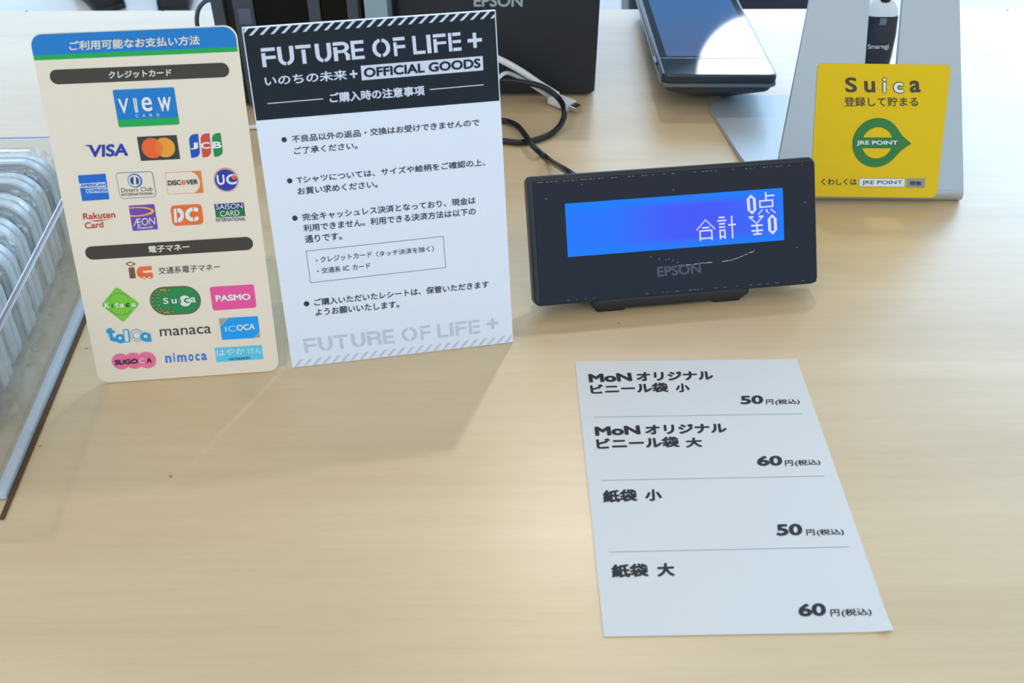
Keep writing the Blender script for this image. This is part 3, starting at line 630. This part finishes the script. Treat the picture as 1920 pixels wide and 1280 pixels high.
def dots(ch, bl, br, tl):
    p = Print(df, H_, .0003); g = GL[ch]; a, bb, c = (Vector(p.p(k)) for k in (bl, br, tl)); w = len(g[0]); h = len(g); z = .0003 + STEP * 2
    for j, row in enumerate(g):
        i = 0
        while i < w:
            if row[i] == '#':
                k = i
                while k < w and row[k] == '#': k += 1
                f = lambda x, y: tuple(a + (bb - a) * (x / w) + (c - a) * (y / h)) + (z,)
                y_ = h - 1 - j; p.add([f(i, y_), f(k, y_), f(k, y_ + 1), f(i, y_ + 1)], [(0, 1, 2, 3)], pix); i = k
            else: i += 1
    p.build('screen_character', scr)
dots('0', (1414, 420), (1468, 416), (1405, 308)); dots('点', (1476, 422), (1590, 412), (1468, 292))
dots('合', (1108, 583), (1222, 574), (1102, 455)); dots('計', (1237, 572), (1347, 563), (1229, 437)); dots('¥', (1428, 548), (1518, 541), (1418, 434)); dots('0', (1538, 541), (1591, 537), (1532, 426))
p = Print(df, H_, .0003); p.text('EPSON', (872, 797), (1135, 774), (868, 736), mat('logo_grey', (74, 80, 94), .4), .03, 1); p.build('maker_lettering', cdp)
p = Print(df, H_, .0003); scm = mat('scratch_pale', (190, 196, 204), .7); rnd = random.Random(3)
for a, c, w in (((1000, 729), (1204, 707), .0006), ((1258, 706), (1340, 690), .0006), ((1340, 690), (1452, 640), .0006)):
    for k in range(16):
        t0 = k / 16 + rnd.uniform(-.02, .02); t1 = t0 + rnd.uniform(.03, .07); j = rnd.uniform(-4, 4); k2 = rnd.uniform(-3, 3)
        p.line((a[0] + (c[0] - a[0]) * t0, a[1] + (c[1] - a[1]) * t0 + j), (a[0] + (c[0] - a[0]) * t1, a[1] + (c[1] - a[1]) * t1 + k2), .00042, scm)
for (x, y) in ((880, 688), (920, 692), (940, 688), (962, 698), (990, 710), (842, 184), (964, 273), (200, 326), (1755, 348), (416, 240), (1705, 620), (830, 676)):
    p.line((x, y), (x + rnd.uniform(4, 9), y + rnd.uniform(-2, 6)), .0003, scm)
for x in range(150, 1780, 26):
    if rnd.random() < .6: yy = 222 - (x - 150) * .0682; p.line((x, yy + 10), (x + rnd.uniform(4, 24), yy + 10 - .9), .00016, scm)
    if rnd.random() < .35: yy = 952 - (x - 150) * .0835; p.line((x, yy), (x + rnd.uniform(4, 24), yy - 1), .00016, scm)
p.build('scratches', cdp)['kind'] = 'stuff'
# base: built upright, expressed in the display's own axes
minv = df.mat().inverted()
byaw = at((.0155, .5517, HT), .1434)
def xf(bm): 
    M_ = minv @ byaw; bm.v = [tuple(M_ @ Vector(q)) for q in bm.v]; return bm
b = MB(); b.prism(rr(.040, .000, .155, .085, .006, 6), .0055, .0125, pb, .002); b.prism(rr(.042, .002, .153, .083, .006, 6), .0030, .0062, pb); xf(b).build('base', cdp)
for x, y in ((.044, .003), (.128, .003), (.044, .066), (.128, .066)):
    b = MB(); b.prism(rr(x, y, x + .022, y + .014, .003, 4), .0003, .0034, gbk); xf(b).build('foot', cdp)
b = MB(); b.loft([[(x, y, z) for x, y, z in ((.072, .030, .011), (.124, .030, .011), (.124, .066, .011), (.072, .066, .011))], [(x, y, z) for x, y, z in ((.078, .040, .045), (.118, .040, .045), (.118, .066, .040), (.078, .066, .040))]], pb)
xf(b).build('hinge_arm', cdp)

# ================================================================== CABLES
cab = mat('cable_black', (26, 27, 31), .28); cwh = mat('cable_white', (236, 238, 238), .35)
pts = [aty(1100, 345, .632), aty(1063, 321, .66), tab(1030, 300, .004), tab(1000, 274, .009), tab(985, 254, .010), tab(972, 238, .007), tab(956, 229, .004), tab(936, 226, .003), tab(900, 226, .003), tab(858, 234, .003), tab(846, 250, .003), tab(875, 262, .003), tab(935, 263.5, .003),
       tab(975, 267, .003), tab(1008, 261, .003), tab(1036, 249, .004), tab(1054, 229, .007), tab(1058, 206, .013), aty(1047, 184, .853), aty(1020, 164, .858), aty(985, 155, .862), aty(938, 150, .866), aty(890, 152, .868), aty(850, 165, .872)]
b = MB(); b.tube(spline(pts, 8), .0026, cab, 12); o = b.build('display_cable')
tag(o, 'black cable looping on the counter from behind the customer display', 'cable')
pts = [tab(1034, 183, .004), aty(1010, 168, .872), aty(985, 152, .872), aty(965, 141, .872), aty(948, 137, .868), aty(932, 148, .862), aty(905, 170, .856), aty(870, 185, .850), tab(800, 235, .003), tab(700, 250, .003), tab(560, 236, .003), tab(472, 238, .003), tab(380, 250, .003), tab(300, 262, .003)]
b = MB()
wire = thing('white_cable', 'white cable with bare metal plug lying in front of the black printer', 'cable', at((tab(1060, 195).x, tab(1060, 195).y, HT)))
winv = wire.matrix_world.inverted()
b.tube([winv @ q for q in spline(pts, 6)], .0019, cwh, 10)
pts = [tab(1046, 178, .010), aty(1015, 159, .868), aty(975, 132, .866), aty(938, 112, .864), aty(895, 95, .862), aty(850, 105, .862), aty(820, 170, .862), tab(800, 235, .003)]
b.tube([winv @ q for q in spline(pts, 6)], .0030, cwh, 12); b.build('cord', wire)
P0 = tab(1036, 184, .0055); P1 = tab(1073, 196, .0055); P2 = tab(1093, 207, .0055)
ax = (P2 - P0).normalized(); sd = Vector((ax.y, -ax.x, 0)).normalized(); up = sd.cross(ax)
def plug(name, A, B, w, h, m):
    b = MB(); loops = []
    for q in (A, B): loops.append([winv @ (q + sd * x + up * y) for x, y in rr(-w / 2, -h / 2, w / 2, h / 2, min(w, h) * .3, 4)])
    b.loft(loops, m); return b.build(name, wire)
plug('plug_body', P0, P0 + ax * .0225, .0140, .0072, cwh)
o = plug('plug_tip', P0 + ax * .0225, P0 + ax * .031, .0100, .0044, mat('steel', (200, 196, 186), .25, 1.0)); o['label'] = 'bare metal plug tip'

# ================================================================== TABLET STAND with sticker
tf = tilted(.2, .699, 0, 0, R(28)); I_ = view(1320, 0, 3.0483)
ts = thing('tablet_stand', 'silver bent metal tablet stand with yellow sticker and a tall slot', 'stand', at((.2865, .699, HT)))
tinv = ts.matrix_world.inverted(); alu = bump(mat('aluminium_satin', (184, 190, 194), .42, .5), 1500, .12, .0002)
FRM = tinv @ tf.mat()
def T3(a, bq, c): return tuple(FRM @ Vector((a - .2, bq, c)))
LT = .30; th = .0045
def edges(bq):   # panel side limits and slot limits, by height along the panel
    k = bq / .16; return (.2068 + .0215 * k, .3625 - .0198 * k)
b = MB(); SL, SR, SB, ST_ = .2740, .2994, .030, .268
def cell(a0, a1, b0, b1):
    def e(a, bq): l, r_ = edges(bq); return {'L': l, 'R': r_}.get(a, a)
    q = [(e(a0, b0), b0), (e(a1, b0), b0), (e(a1, b1), b1), (e(a0, b1), b1)]
    b.add([T3(x, y, 0) for x, y in q] + [T3(x, y, -th) for x, y in q], [(0, 1, 2, 3), (7, 6, 5, 4)] + [(i, i + 4, (i + 1) % 4 + 4, (i + 1) % 4) for i in range(4)], alu)
B0 = .012
cell('L', 'R', B0, SB); cell('L', SL, SB, ST_); cell(SR, 'R', SB, ST_); cell('L', 'R', ST_, LT)
# rounded fold at the foot: arc from the panel face round into the base plate
Rf = .0085; arc_o = []; arc_i = []
p0 = FRM @ Vector((0, B0, 0)); nrm = (FRM.to_3x3() @ Vector((0, 0, 1))).normalized()
cyy, czz = p0.y - nrm.y * Rf, p0.z - nrm.z * Rf
a0 = math.atan2(nrm.z, nrm.y); a1 = R(270) if a0 > 0 else R(-90)
for k in range(13):
    a = a0 + (a1 - a0) * k / 12; arc_o.append((cyy + Rf * math.cos(a), czz + Rf * math.sin(a))); arc_i.append((cyy + (Rf - th) * math.cos(a), czz + (Rf - th) * math.sin(a)))
dzf = -arc_o[-1][1]
xl, xr = edges(0)[0] - .2865, edges(0)[1] - .2865
prof = arc_o + arc_i[::-1]
el, er = edges(B0); vs1 = []; n_ = len(prof)
loopL = []; loopR = []
for i, (yy, zz) in enumerate(prof):
    k = (i if i < 13 else 25 - i) / 12.0
    loopL.append((el - .2865 + (xl - .0005 - el + .2865) * k, yy, zz)); loopR.append((er - .2865 + (xr + .0005 - er + .2865) * k, yy, zz))
b.loft([loopL, loopR], alu, True, True)
for i in range(len(b.v)): b.v[i] = (b.v[i][0], b.v[i][1], b.v[i][2] + dzf)
b.build('upright_panel', ts)
bpz = th; yb0 = cyy
b = MB(); yB = .8815 - .699; xw = .1065
pl_ = [(xl, yb0), (xr, yb0), (.093, .072)] + [(xw - .027 + .027 * math.cos(R(90 * k / 8)), yB - .027 + .027 * math.sin(R(90 * k / 8))) for k in range(9)] + [(-xw + .027 - .027 * math.sin(R(90 * k / 8)), yB - .027 + .027 * math.cos(R(90 * k / 8))) for k in range(9)] + [(-.093, .072)]
b.prism(pl_, .0002, bpz, alu, .0008); b.build('base_plate', ts)
# sticker
sk = MB(); p = Print(tf, I_); q = [Vector(p.p(k)) for k in ((604, 1121), (1324, 1129), (1408, 371), (648, 361))]
yel = mat('sticker_yellow', (240, 198, 0), .32, spec=.22); stc = p
pts = []
for i in range(4):
    a, bb, c = q[i - 1], q[i], q[(i + 1) % 4]; e1 = (a - bb).normalized() * .005; e2 = (c - bb).normalized() * .005
    for k in range(7): t_ = k / 6; pts.append(tuple((bb + e1) * (1 - t_) ** 2 + bb * 2 * t_ * (1 - t_) + (bb + e2) * t_ * t_))
ZO = dzf * math.sin(R(28)) + .0003            # keep clear of the panel face
me = MB(); me.prism(pts, 0, .0002, yel); so = me.build('sticker', ts); so.matrix_local = FRM @ Matrix.Translation((0, dzf * math.cos(R(28)) * 0, ZO))
def spr(): return Print(tf, I_, .0003)
def sdone(p, name): p.build(name, so)
dkk = ink('sticker_dark', (62, 56, 40)); grn = ink('sticker_green', (40, 122, 44)); sw = ink('sticker_white', (236, 240, 240)); sg = ink('sticker_grey', (150, 152, 150))
p = spr()
p.text('S', (806, 528), (872, 528), (803, 442), dkk, .025); p.text('u', (914, 528), (976, 530), (912, 462), dkk, .025)
p.text('i', (1015, 532), (1042, 532), (1014, 441), dkk, .065); p.text('i', (1020, 528), (1037, 528), (1019, 446), sw, .02, 2)
p.text('c', (1077, 535), (1142, 535), (1075, 467), dkk, .085); p.text('c', (1082, 530), (1137, 530), (1080, 472), sw, .03, 2)
p.text('a', (1172, 530), (1236, 528), (1170, 461), dkk, .025); sdone(p, 'sticker_lettering')
p = spr(); p.text('登録して貯まる', (800, 608), (1221, 608), (797, 554), dkk, .015); sdone(p, 'sticker_lettering')
p = spr(); cx, cy = p.p((983, 815)); r_ = p.rad((983, 815), 138); tx_, ty_ = p.p((1182, 820)); hv = Vector((tx_ - cx, ty_ - cy)); ah = math.atan2(hv.y, hv.x)
al = 38.0; pts = [(tx_, ty_)]
for k in range(49): a = ah + R(al + (360 - 2 * al) * k / 48); pts.append((cx + r_ * math.cos(a), cy + r_ * math.sin(a)))
# soft concave flanks towards the point
f0 = Vector(pts[1]); f1 = Vector(pts[-1]); tip = Vector(pts[0])
m0 = tip.lerp(f0, .5) - (Vector((cx, cy)) - tip.lerp(f0, .5)).normalized() * -.0012; m1 = tip.lerp(f1, .5) - (Vector((cx, cy)) - tip.lerp(f1, .5)).normalized() * -.0012
p.local([tuple(tip), tuple(m0)] + pts[1:] + [tuple(m1)], grn)
x_, y_ = p.p((986, 816)); ri = p.rad((986, 816), 87)
hb_ = (Vector(p.p((986, 786))) - Vector(p.p((986, 848)))).length / 2
th_ = math.asin(hb_ / ri)
p.local([(x_ + ri * math.cos(th_ + (math.pi - 2 * th_) * k / 24), y_ + ri * math.sin(th_ + (math.pi - 2 * th_) * k / 24)) for k in range(25)], yel, 2)
p.local([(x_ + ri * math.cos(math.pi + th_ + (math.pi - 2 * th_) * k / 24), y_ + ri * math.sin(math.pi + th_ + (math.pi - 2 * th_) * k / 24)) for k in range(25)], yel, 2)
p.text('JRE POINT', (869, 833), (1104, 833), (867, 803), sw, .03, 3); sdone(p, 'sticker_emblem')
p = spr(); p.text('くわしくは', (669, 1057), (871, 1057), (667, 1020), dkk, .02)
p.frame((885, 1016), (1147, 1019), (1143, 1069), (880, 1066), 3, sg, sw); p.text('JRE POINT', (901, 1057), (1130, 1058), (899, 1030), dkk, .01, 3)
p.quad((1156, 1018), (1261, 1020), (1257, 1073), (1152, 1070), sg); p.text('検索', (1173, 1058), (1239, 1060), (1171, 1032), dkk, .03, 2); sdone(p, 'sticker_lettering')

# ================================================================== RECEIPT PRINTER
prt = thing('receipt_printer', 'tall black receipt printer with silver maker lettering on its plain front', 'printer', at((-.0145, .883, HT)))
pm = bump(mat('printer_black', (37, 39, 47), .5), 1200, .12, .0002)
b = MB(); b.prism(rr(-.0905, 0, .0905, .180, .004, 5), .0045, .132, pm, .0015); b.build('body', prt)
b = MB(); b.prism(rr(-.0885, .003, .0885, .177, .004, 5), .0025, .0048, gbk); b.build('base_tray', prt)
for x in (-.07, .06):
    for y in (.01, .155):
        b = MB(); b.prism(rr(x, y, x + .014, y + .014, .004, 4), 0, .0026, gbk); b.build('foot', prt)
b = MB(); b.box((-.0906, -.0004, .1085), (.0906, .10, .1095), gbk); b.build('lid_seam', prt)
prf = Frame((-.105, .883, HT), (1, 0, 0), (0, 0, 1)); p = Print(prf, lambda x, y: (x, y), .0003)
p.text('EPSON', (888, 12.6), (980, 12.8), (888, -9.8), mat('logo_silver', (176, 192, 196), .35, .3), .03); o = p.build('maker_lettering', prt)
o.matrix_local = prt.matrix_world.inverted() @ prf.mat()

# ================================================================== PAYMENT TERMINAL
tz = .036; tA = tab(1245, 141, tz); tl_ = Frame(tA, (1, .010, 0), (-.010, math.cos(R(-3)), math.sin(R(-3))))
tm = thing('payment_terminal', 'handheld payment terminal lying face up with a lit blue screen and white glare', 'terminal', tl_.mat())
tdk = mat('terminal_dark', (44, 50, 60), .3); tsv = mat('terminal_band', (120, 130, 140), .3, .6); TW = .1015; TLn = .235
tgl = mat('terminal_glass', (12, 13, 18), .03, spec=.5)
b = MB(); b.prism(rr(-.0012, -.0012, TW + .0012, TLn, .007, 8), -.0075, 0, tdk, .0015, True); b.build('upper_shell', tm)
b = MB(); b.prism(rr(-.0018, -.0018, TW + .0018, TLn, .0075, 8), -.0105, -.0072, tsv); b.build('side_band', tm)
b = MB(); lo = []
for c, ins, y0_ in ((-.0102, 0, -.0012), (-.016, .003, .001), (-.030, .030, .020), (-.0325, .033, .026)):
    o_ = rr(ins, y0_, TW - ins, TLn - .004, min(.008, .012), 6); lo.append([(x, y, c + (y * math.tan(R(3)) if c < -.02 else 0)) for x, y in o_])
b.loft(lo[::-1], tdk, True, False); b.build('lower_shell', tm)
b = MB(); b.prism(rr(.0012, .0012, TW - .0012, TLn - .003, .005, 8), -.0003, .0004, tgl); b.build('glass_front', tm)
tq = Print(tl_, lambda x, y: (x, y), .0004); V_ = view(1180, 0, 6.4)
sy0 = tl_.px(*V_(600, 682))[1]; sy1 = tl_.px(*V_(600, 703))[1]
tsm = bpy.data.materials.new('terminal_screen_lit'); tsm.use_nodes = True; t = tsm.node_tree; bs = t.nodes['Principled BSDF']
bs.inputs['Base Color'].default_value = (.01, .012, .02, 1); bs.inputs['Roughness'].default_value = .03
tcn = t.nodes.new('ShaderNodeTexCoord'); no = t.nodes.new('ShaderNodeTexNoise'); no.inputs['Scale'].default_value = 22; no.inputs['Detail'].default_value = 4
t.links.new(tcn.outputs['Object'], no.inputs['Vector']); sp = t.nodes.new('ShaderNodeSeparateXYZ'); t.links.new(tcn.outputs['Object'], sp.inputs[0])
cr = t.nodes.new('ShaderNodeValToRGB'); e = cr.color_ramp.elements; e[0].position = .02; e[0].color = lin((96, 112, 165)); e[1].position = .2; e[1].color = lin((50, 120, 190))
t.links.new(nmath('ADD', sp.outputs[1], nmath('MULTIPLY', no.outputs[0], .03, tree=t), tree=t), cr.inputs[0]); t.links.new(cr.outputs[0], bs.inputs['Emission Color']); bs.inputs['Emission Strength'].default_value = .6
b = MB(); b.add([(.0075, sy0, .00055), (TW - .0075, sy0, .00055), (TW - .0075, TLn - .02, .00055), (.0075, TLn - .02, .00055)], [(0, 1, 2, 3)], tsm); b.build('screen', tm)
b = MB(); b.add([(.0012, sy1 - .0004, .00055), (TW - .0012, sy1 - .0004, .00055), (TW - .0012, sy1 + .0006, .00055), (.0012, sy1 + .0006, .00055)], [(0, 1, 2, 3)], tsv); b.build('chin_line', tm)
bu_ = tl_.px(*V_(285, 680)); b = MB(); b.prism(rr(-.0032, bu_[1] - .004, -.0010, bu_[1] + .010, .0008, 3), -.0065, -.0035, tsv); b.build('side_button', tm)

# ================================================================== SMALL SCANNER behind the slot
scn = thing('barcode_scanner', 'small dark scanner with white rounded cap seen through the stand slot', 'scanner', at((.3378, .905, HT)))
sdm = mat('scanner_navy', (34, 40, 58), .22); swm = mat('scanner_white', (238, 242, 245), .25)
def outline(w, d, k=20): return [(w * math.copysign(abs(math.cos(2 * math.pi * i / k)) ** .6, math.cos(2 * math.pi * i / k)), .013 + d * math.copysign(abs(math.sin(2 * math.pi * i / k)) ** .6, math.sin(2 * math.pi * i / k))) for i in range(k)]
b = MB(); lv = ((0, .0180), (.003, .0188), (.030, .0192), (.052, .0182), (.070, .0160))
b.loft([[(x, y, z) for x, y in outline(w, .013 * w / .0192)] for z, w in lv], sdm, True, True); b.build('body', scn)
b = MB(); lv = ((.070, .0160), (.075, .0148), (.080, .0122), (.0835, .0088), (.0855, .0045))
b.loft([[(x, y, z) for x, y in outline(w, .013 * w / .0192)] for z, w in lv], swm, True, True); o = b.build('cap', scn); o['label'] = 'white rounded cap'
b = MB(); b.prism([(.005 * math.cos(R(30 * k)), .0085 + .004 * math.sin(R(30 * k))) for k in range(12)], .082, .0866, gbk, .001); b.build('trigger_button', scn)
b = MB(); b.box((-.003, -.0005, .0635), (.003, .004, .0690), mat('lamp_grey', (110, 130, 140), .3)); b.build('indicator_lamp', scn)
scf = Frame((.3186, .9047, HT), (1, 0, 0), (0, 0, 1)); p = Print(scf, view(1480, 0, 4.3636), 0)
p.text('Smaregi', (643, 411), (814, 408), (641, 361), mat('scanner_print', (214, 224, 232), .4), .015); o = p.build('maker_lettering', scn); o.matrix_local = scn.matrix_world.inverted() @ scf.mat()

# ================================================================== BLACK MACHINE behind the notice
KX0, KX1, KY = -.2605, -.1083, .857
kd = thing('cash_machine', 'black counter machine with grey columns and dark glass front behind the notice board', 'machine', at((KX0, KY, HT)))
kw = KX1 - KX0
kb = mat('machine_black', (16, 17, 20), .35); kg = mat('machine_grey', (66, 72, 82), .45); kgl = mat('machine_glass', (6, 8, 10), .06, spec=.2); kpl = mat('machine_pale', (150, 172, 182), .3)
b = MB(); b.prism(rr(0, .004, kw - .022, .20, .004, 4), .003, .165, kb, .001); b.build('cabinet', kd)
def col(name, x0, x1, m, z0=.004, z1=.163, y=-.002, d=.007):
    b = MB(); b.prism(rr(x0, y, x1, y + d, .001, 3), z0, z1, m, .0005); return b.build(name, kd)
col('side_column', 0, .0105, kg); col('side_column', .0185, .0362, kg); col('side_column', .083, .0935, kg); col('side_column', .1165, .1262, kg)
col('glass_window', .0362, .083, kgl, .02, .160, .0005, .004); col('glass_window', .0935, .1165, kgl, .02, .160, .0005, .004)
col('clear_end_panel', kw - .021, kw - .001, kpl, .004, .163, 0, .15)
for z in (.03, .045): 
    b = MB(); b.box((.012, -.001, z), (.0175, .004, z + .006), kg); b.build('front_slot', kd)
b = MB(); b.box((.0225, -.0026, .082), (.0335, -.0018, .096), mat('machine_label', (92, 96, 112), .5)); b.build('label_plate', kd)
for x in (.012, .11):
    for y in (.012, .18):
        b = MB(); b.prism(rr(x, y, x + .012, y + .012, .003, 3), 0, .0035, kb); b.build('foot', kd)
gcab = mat('cable_grey', (84, 90, 100), .35)
pts = [aty(420, 6, .93), aty(398, 0, .93), aty(384, 3, .93), aty(373, 16, .93), aty(369, 34, .93), aty(371, 55, .93), aty(378, 85, .93), tab(392, 120, .004), tab(420, 150, .003)]
b = MB(); b.tube(spline(pts, 8), .0021, gcab, 10); tag(b.build('power_cable'), 'thin grey cable arching down at left of the black machine', 'cable')

# ================================================================== CLEAR TRAY with wrapped cases
ty = R(3.15)
tr = thing('acrylic_tray', 'clear acrylic tray holding film-wrapped silver cases at left edge of counter', 'tray', at((-.2885, .386, HT), ty))
wall = clear('acrylic_wall', (.955, .975, .985, 1), .03, 1.49, .015); edg = mat('acrylic_edge', (216, 226, 236), .12, spec=.8); edl = mat('rim_highlight', (226, 232, 240), .15, spec=.7)
edg2 = clear('acrylic_rim', (.80, .82, .88, 1), .05, 1.5, .06, (.36, .36, .44, 1), .45)
TWd, TLg, THt, tt = .200, .285, .0755, .0042
def panel(name, a, bq, rim):
    m = MB(); m.box(a, bq, wall)
    k = 0 if bq[0] - a[0] < bq[1] - a[1] else 1; w = bq[k] - a[k]
    for f0, f1, mm in ((0, .22, edl), (.22, .72, rim), (.72, .80, edl), (.80, .93, rim), (.93, 1, edl)):  # pale strips are highlights painted along the rim
        lo, hi = list(a), list(bq); lo[k] = a[k] + w * f0; hi[k] = a[k] + w * f1; lo[2] = bq[2] + .00002; hi[2] = bq[2] + .0006; m.box(lo, hi, mm)
    m.build(name, tr)
panel('tray_wall', (-tt, 0, .0006), (0, TLg, THt), edg2); panel('tray_wall', (-TWd, 0, .0006), (-TWd + tt, TLg, THt), edg2)
panel('tray_wall', (-TWd + tt, 0, .0006), (-tt, tt, THt), edg2); panel('tray_wall', (-TWd + tt, TLg - tt, .0006), (-tt, TLg, THt), edg2)
b = MB(); b.box((-TWd + tt, tt, .0006), (-tt, TLg - tt, .0030), clear('acrylic_floor', (.97, .98, .98, 1), .05, 1.45, 0, (.80, .84, .84, 1), .10)); b.build('tray_floor', tr)
b = MB(); b.box((-tt - .0022, .001, .0006), (-.0002, TLg - .001, .0042), edg); b.build('bonded_edge', tr)
b = MB(); b.box((.0004, -.014, 0), (.0028, TLg, .0016), mat('shadow_brown', (92, 66, 42), .7)); b.build('shadow_strip', tr)  # dark brown strip paints the shadow gap beside the tray wall
# one case, then copies
csm = bump(mat('case_silver', (200, 208, 212), .34, .2), 300, .03, .0003); crm = mat('case_rim', (214, 224, 228), .3, .3); cfm = mat('case_face', (104, 118, 130), .42, .2)
film = clear('film_clear', (.99, .99, .99, 1), .07, 1.6, .01, (.85, .9, .92, 1), .05)
CWd, CHt, CTh = .098, .0735, .0165
cs0 = thing('wrapped_case', 'x', 'case')
b = MB(); o_ = rr(-CWd, 0, 0, CHt, (.012, .012, .021, .021), 10)
def ins(o_, d): cx, cy = -CWd / 2, CHt / 2; return [(cx + (x - cx) * (CWd / 2 - d) / (CWd / 2), cy + (y - cy) * (CHt / 2 - d) / (CHt / 2)) for x, y in o_]
# local: x across, z up, y along the row (front face at y=0)
prof_ = [(.0022, 0.0), (.0008, 0.0), (0, .0014), (0, .0070), (.0012, .0078), (.0012, .0088), (0, .0096), (0, .0150), (.0008, .0160), (.0022, .0160)]
for i in range(len(prof_) - 1):
    b.loft([[(x, y, z) for x, z in ins(o_, d)] for d, y in prof_[i:i + 2]], csm, False, True)
b.add([(x, 0, z) for x, z in ins(o_, .0022)], [tuple(reversed(range(len(o_))))], csm); b.add([(x, .0160, z) for x, z in ins(o_, .0022)], [tuple(range(len(o_)))], csm); b.build('case_shell', cs0)
b = MB(); b.loft([[(x, y, z) for x, z in ins(o_, d)] for d, y in ((.0060, -.0004), (.0062, .0010))], cfm, True, False); b.build('face_panel', cs0)
b = MB(); b.loft([[(-.0085 + r_ * math.cos(R(30 * k)), y, .030 + r_ * math.sin(R(30 * k))) for k in range(12)] for r_, y in ((.0016, -.0014), (.0023, -.0010), (.0023, .0006))], crm, True, True); b.build('press_stud', cs0)
rnd = random.Random(11)
def film_mesh(seed):
    r_ = random.Random(seed); m = MB(); nu, nv = 30, 8; loops = []
    for j in range(nv + 1):
        t = j / nv; y = -.0032 + (CTh + .0058) * t; lp = []
        bulge = .0028 * math.sin(math.pi * t) ** .5 + .0008
        o2 = rr(-CWd - bulge, -.0006, bulge, CHt + bulge, (.003, .003, .015, .015), 7)
        for x, z in o2:
            k = .0018 if z > .004 else .0003
            lp.append((x + r_.uniform(-k, k), y + r_.uniform(-.0009, .0009), max(.0012, z + r_.uniform(-k, k))))
        loops.append(lp)
    m.loft(loops, film, True, False)
    # crumpled, gathered ends of the bag along the top seam and at the corners
    def fan(base, tipv, nseg, amp):
        a_, b_ = Vector(base[0]), Vector(base[1]); k0 = len(m.v); rows = 4; vs = []
        for j in range(rows + 1):
            t = j / rows
            for i in range(nseg + 1):
                u = i / nseg; p = a_.lerp(b_, u) + Vector(tipv) * t
                p += Vector((r_.uniform(-amp, amp), r_.uniform(-amp, amp) * 1.2, r_.uniform(-amp, amp))) * (t * 1.0 + .1)
                vs.append((p.x, min(max(p.y, -.0034), CTh + .0028), max(.0016, p.z)))
        m.add(vs, [(j * (nseg + 1) + i, j * (nseg + 1) + i + 1, (j + 1) * (nseg + 1) + i + 1, (j + 1) * (nseg + 1) + i) for j in range(rows) for i in range(nseg)], film)
    fan(((-CWd + .01, CTh * .5, CHt), (-.012, CTh * .5, CHt)), (.004, 0, .0045), 22, .0022)
    fan(((-.014, CTh * .35, CHt + .001), (.001, CTh * .65, CHt - .016)), (.006, 0, .007), 8, .0026)
    fan(((.0005, CTh * .2, .003), (.0005, CTh * .8, .016)), (.013, 0, -.001), 6, .0026)
    fan(((.0005, CTh * .1, .014), (.0005, CTh * .9, .036)), (.004, 0, .0), 6, .0016)
    return m
film_mesh(5).build('film_wrapper', cs0)
kids = list(cs0.children)
ords = ['frontmost', 'second from front', 'third from front', 'fourth from front', 'fifth from front', 'sixth from front', 'seventh from front', 'rearmost']
for i in range(8):
    if i == 0: root = cs0
    else:
        root = cs0.copy(); COL.objects.link(root)
        for k in kids:
            c = k.copy()
            if k.name.startswith('film'): c.data = film_mesh(5 + i * 7).build('film_wrapper_tmp').data
            c.parent = root; COL.objects.link(c)
    y = .055 + .0262 * i
    lx = -.0235 - .0008 * i + (.0015 if i % 2 else 0)
    root.matrix_world = tr.matrix_world @ Matrix.Translation((lx, y, .0046)) @ Matrix.Rotation(R(-5 + (i % 3 - 1) * .3), 4, 'X') @ Matrix.Rotation(R((i % 3 - 1) * .4), 4, 'Z')
    tag(root, 'silver rounded case in clear film, %s of the row in the tray' % ords[i], 'case', 'film-wrapped cases in the acrylic tray')
for o in [o for o in bpy.data.objects if o.name.startswith('film_wrapper_tmp')]: bpy.data.objects.remove(o)

# ================================================================== FAR BACKGROUND on the floor beyond the counter
sbm = mat('shoe_black', (22, 24, 32), .3); som = mat('shoe_sole', (40, 42, 48), .6)
def shoe(loc, yaw, label):
    s = thing('shoe', label, 'shoe', at(loc, yaw), 'black shoes on the floor beyond the counter')
    sole = [(-.045, -.13), (.0, -.14), (.042, -.13), (.046, -.02), (.050, .07), (.036, .125), (.0, .145), (-.034, .125), (-.046, .07), (-.040, -.02)]
    m = MB(); m.prism(sole, 0, .018, som, .002); m.build('sole', s)
    m = MB(); lo = []
    for z, fr_, w in ((.018, 1, 1), (.04, .97, .98), (.062, .86, .86), (.082, .45, .74), (.105, .12, .62)):
        lo.append([(x * w, (y if y < 0 else y * fr_) * (.97 if y < 0 else 1), z) for x, y in sole])
    m.loft(lo, sbm, True, True); m.build('upper', s)
    m = MB(); m.loft([[(.036 * math.cos(R(30 * k)), -.06 + .05 * math.sin(R(30 * k)), z) for k in range(12)] for z in (.095, .125)], som, True, True); m.build('ankle_collar', s)
shoe((-1.225, 2.93, 0), R(38), 'black shoe on the floor beyond counter, farther left of the two')
shoe((-.985, 2.94, 0), R(10), 'black shoe on the floor beyond counter, nearer the black machine')
bn = thing('waste_bin', 'dark tapered bin standing on the floor beyond the printer and terminal', 'bin', at((.505, 2.55, 0)))
bm_ = mat('bin_navy', (26, 32, 54), .38)
b = MB(); b.loft([[(x * k, y * k, z) for x, y in rr(-.26, -.16, .26, .16, .03, 5)] for z, k in ((0, .80), (.02, .82), (.56, 1.0), (.57, 1.02), (.575, 1.02))], bm_, True, False); b.build('bucket', bn)
b = MB(); b.loft([[(x * k, y * k, z) for x, y in rr(-.26, -.16, .26, .16, .03, 5)] for z, k in ((.575, 1.04), (.595, 1.04), (.61, .96))], som, True, False); b.build('lid', bn)
SC.cycles.transparent_max_bounces = 24
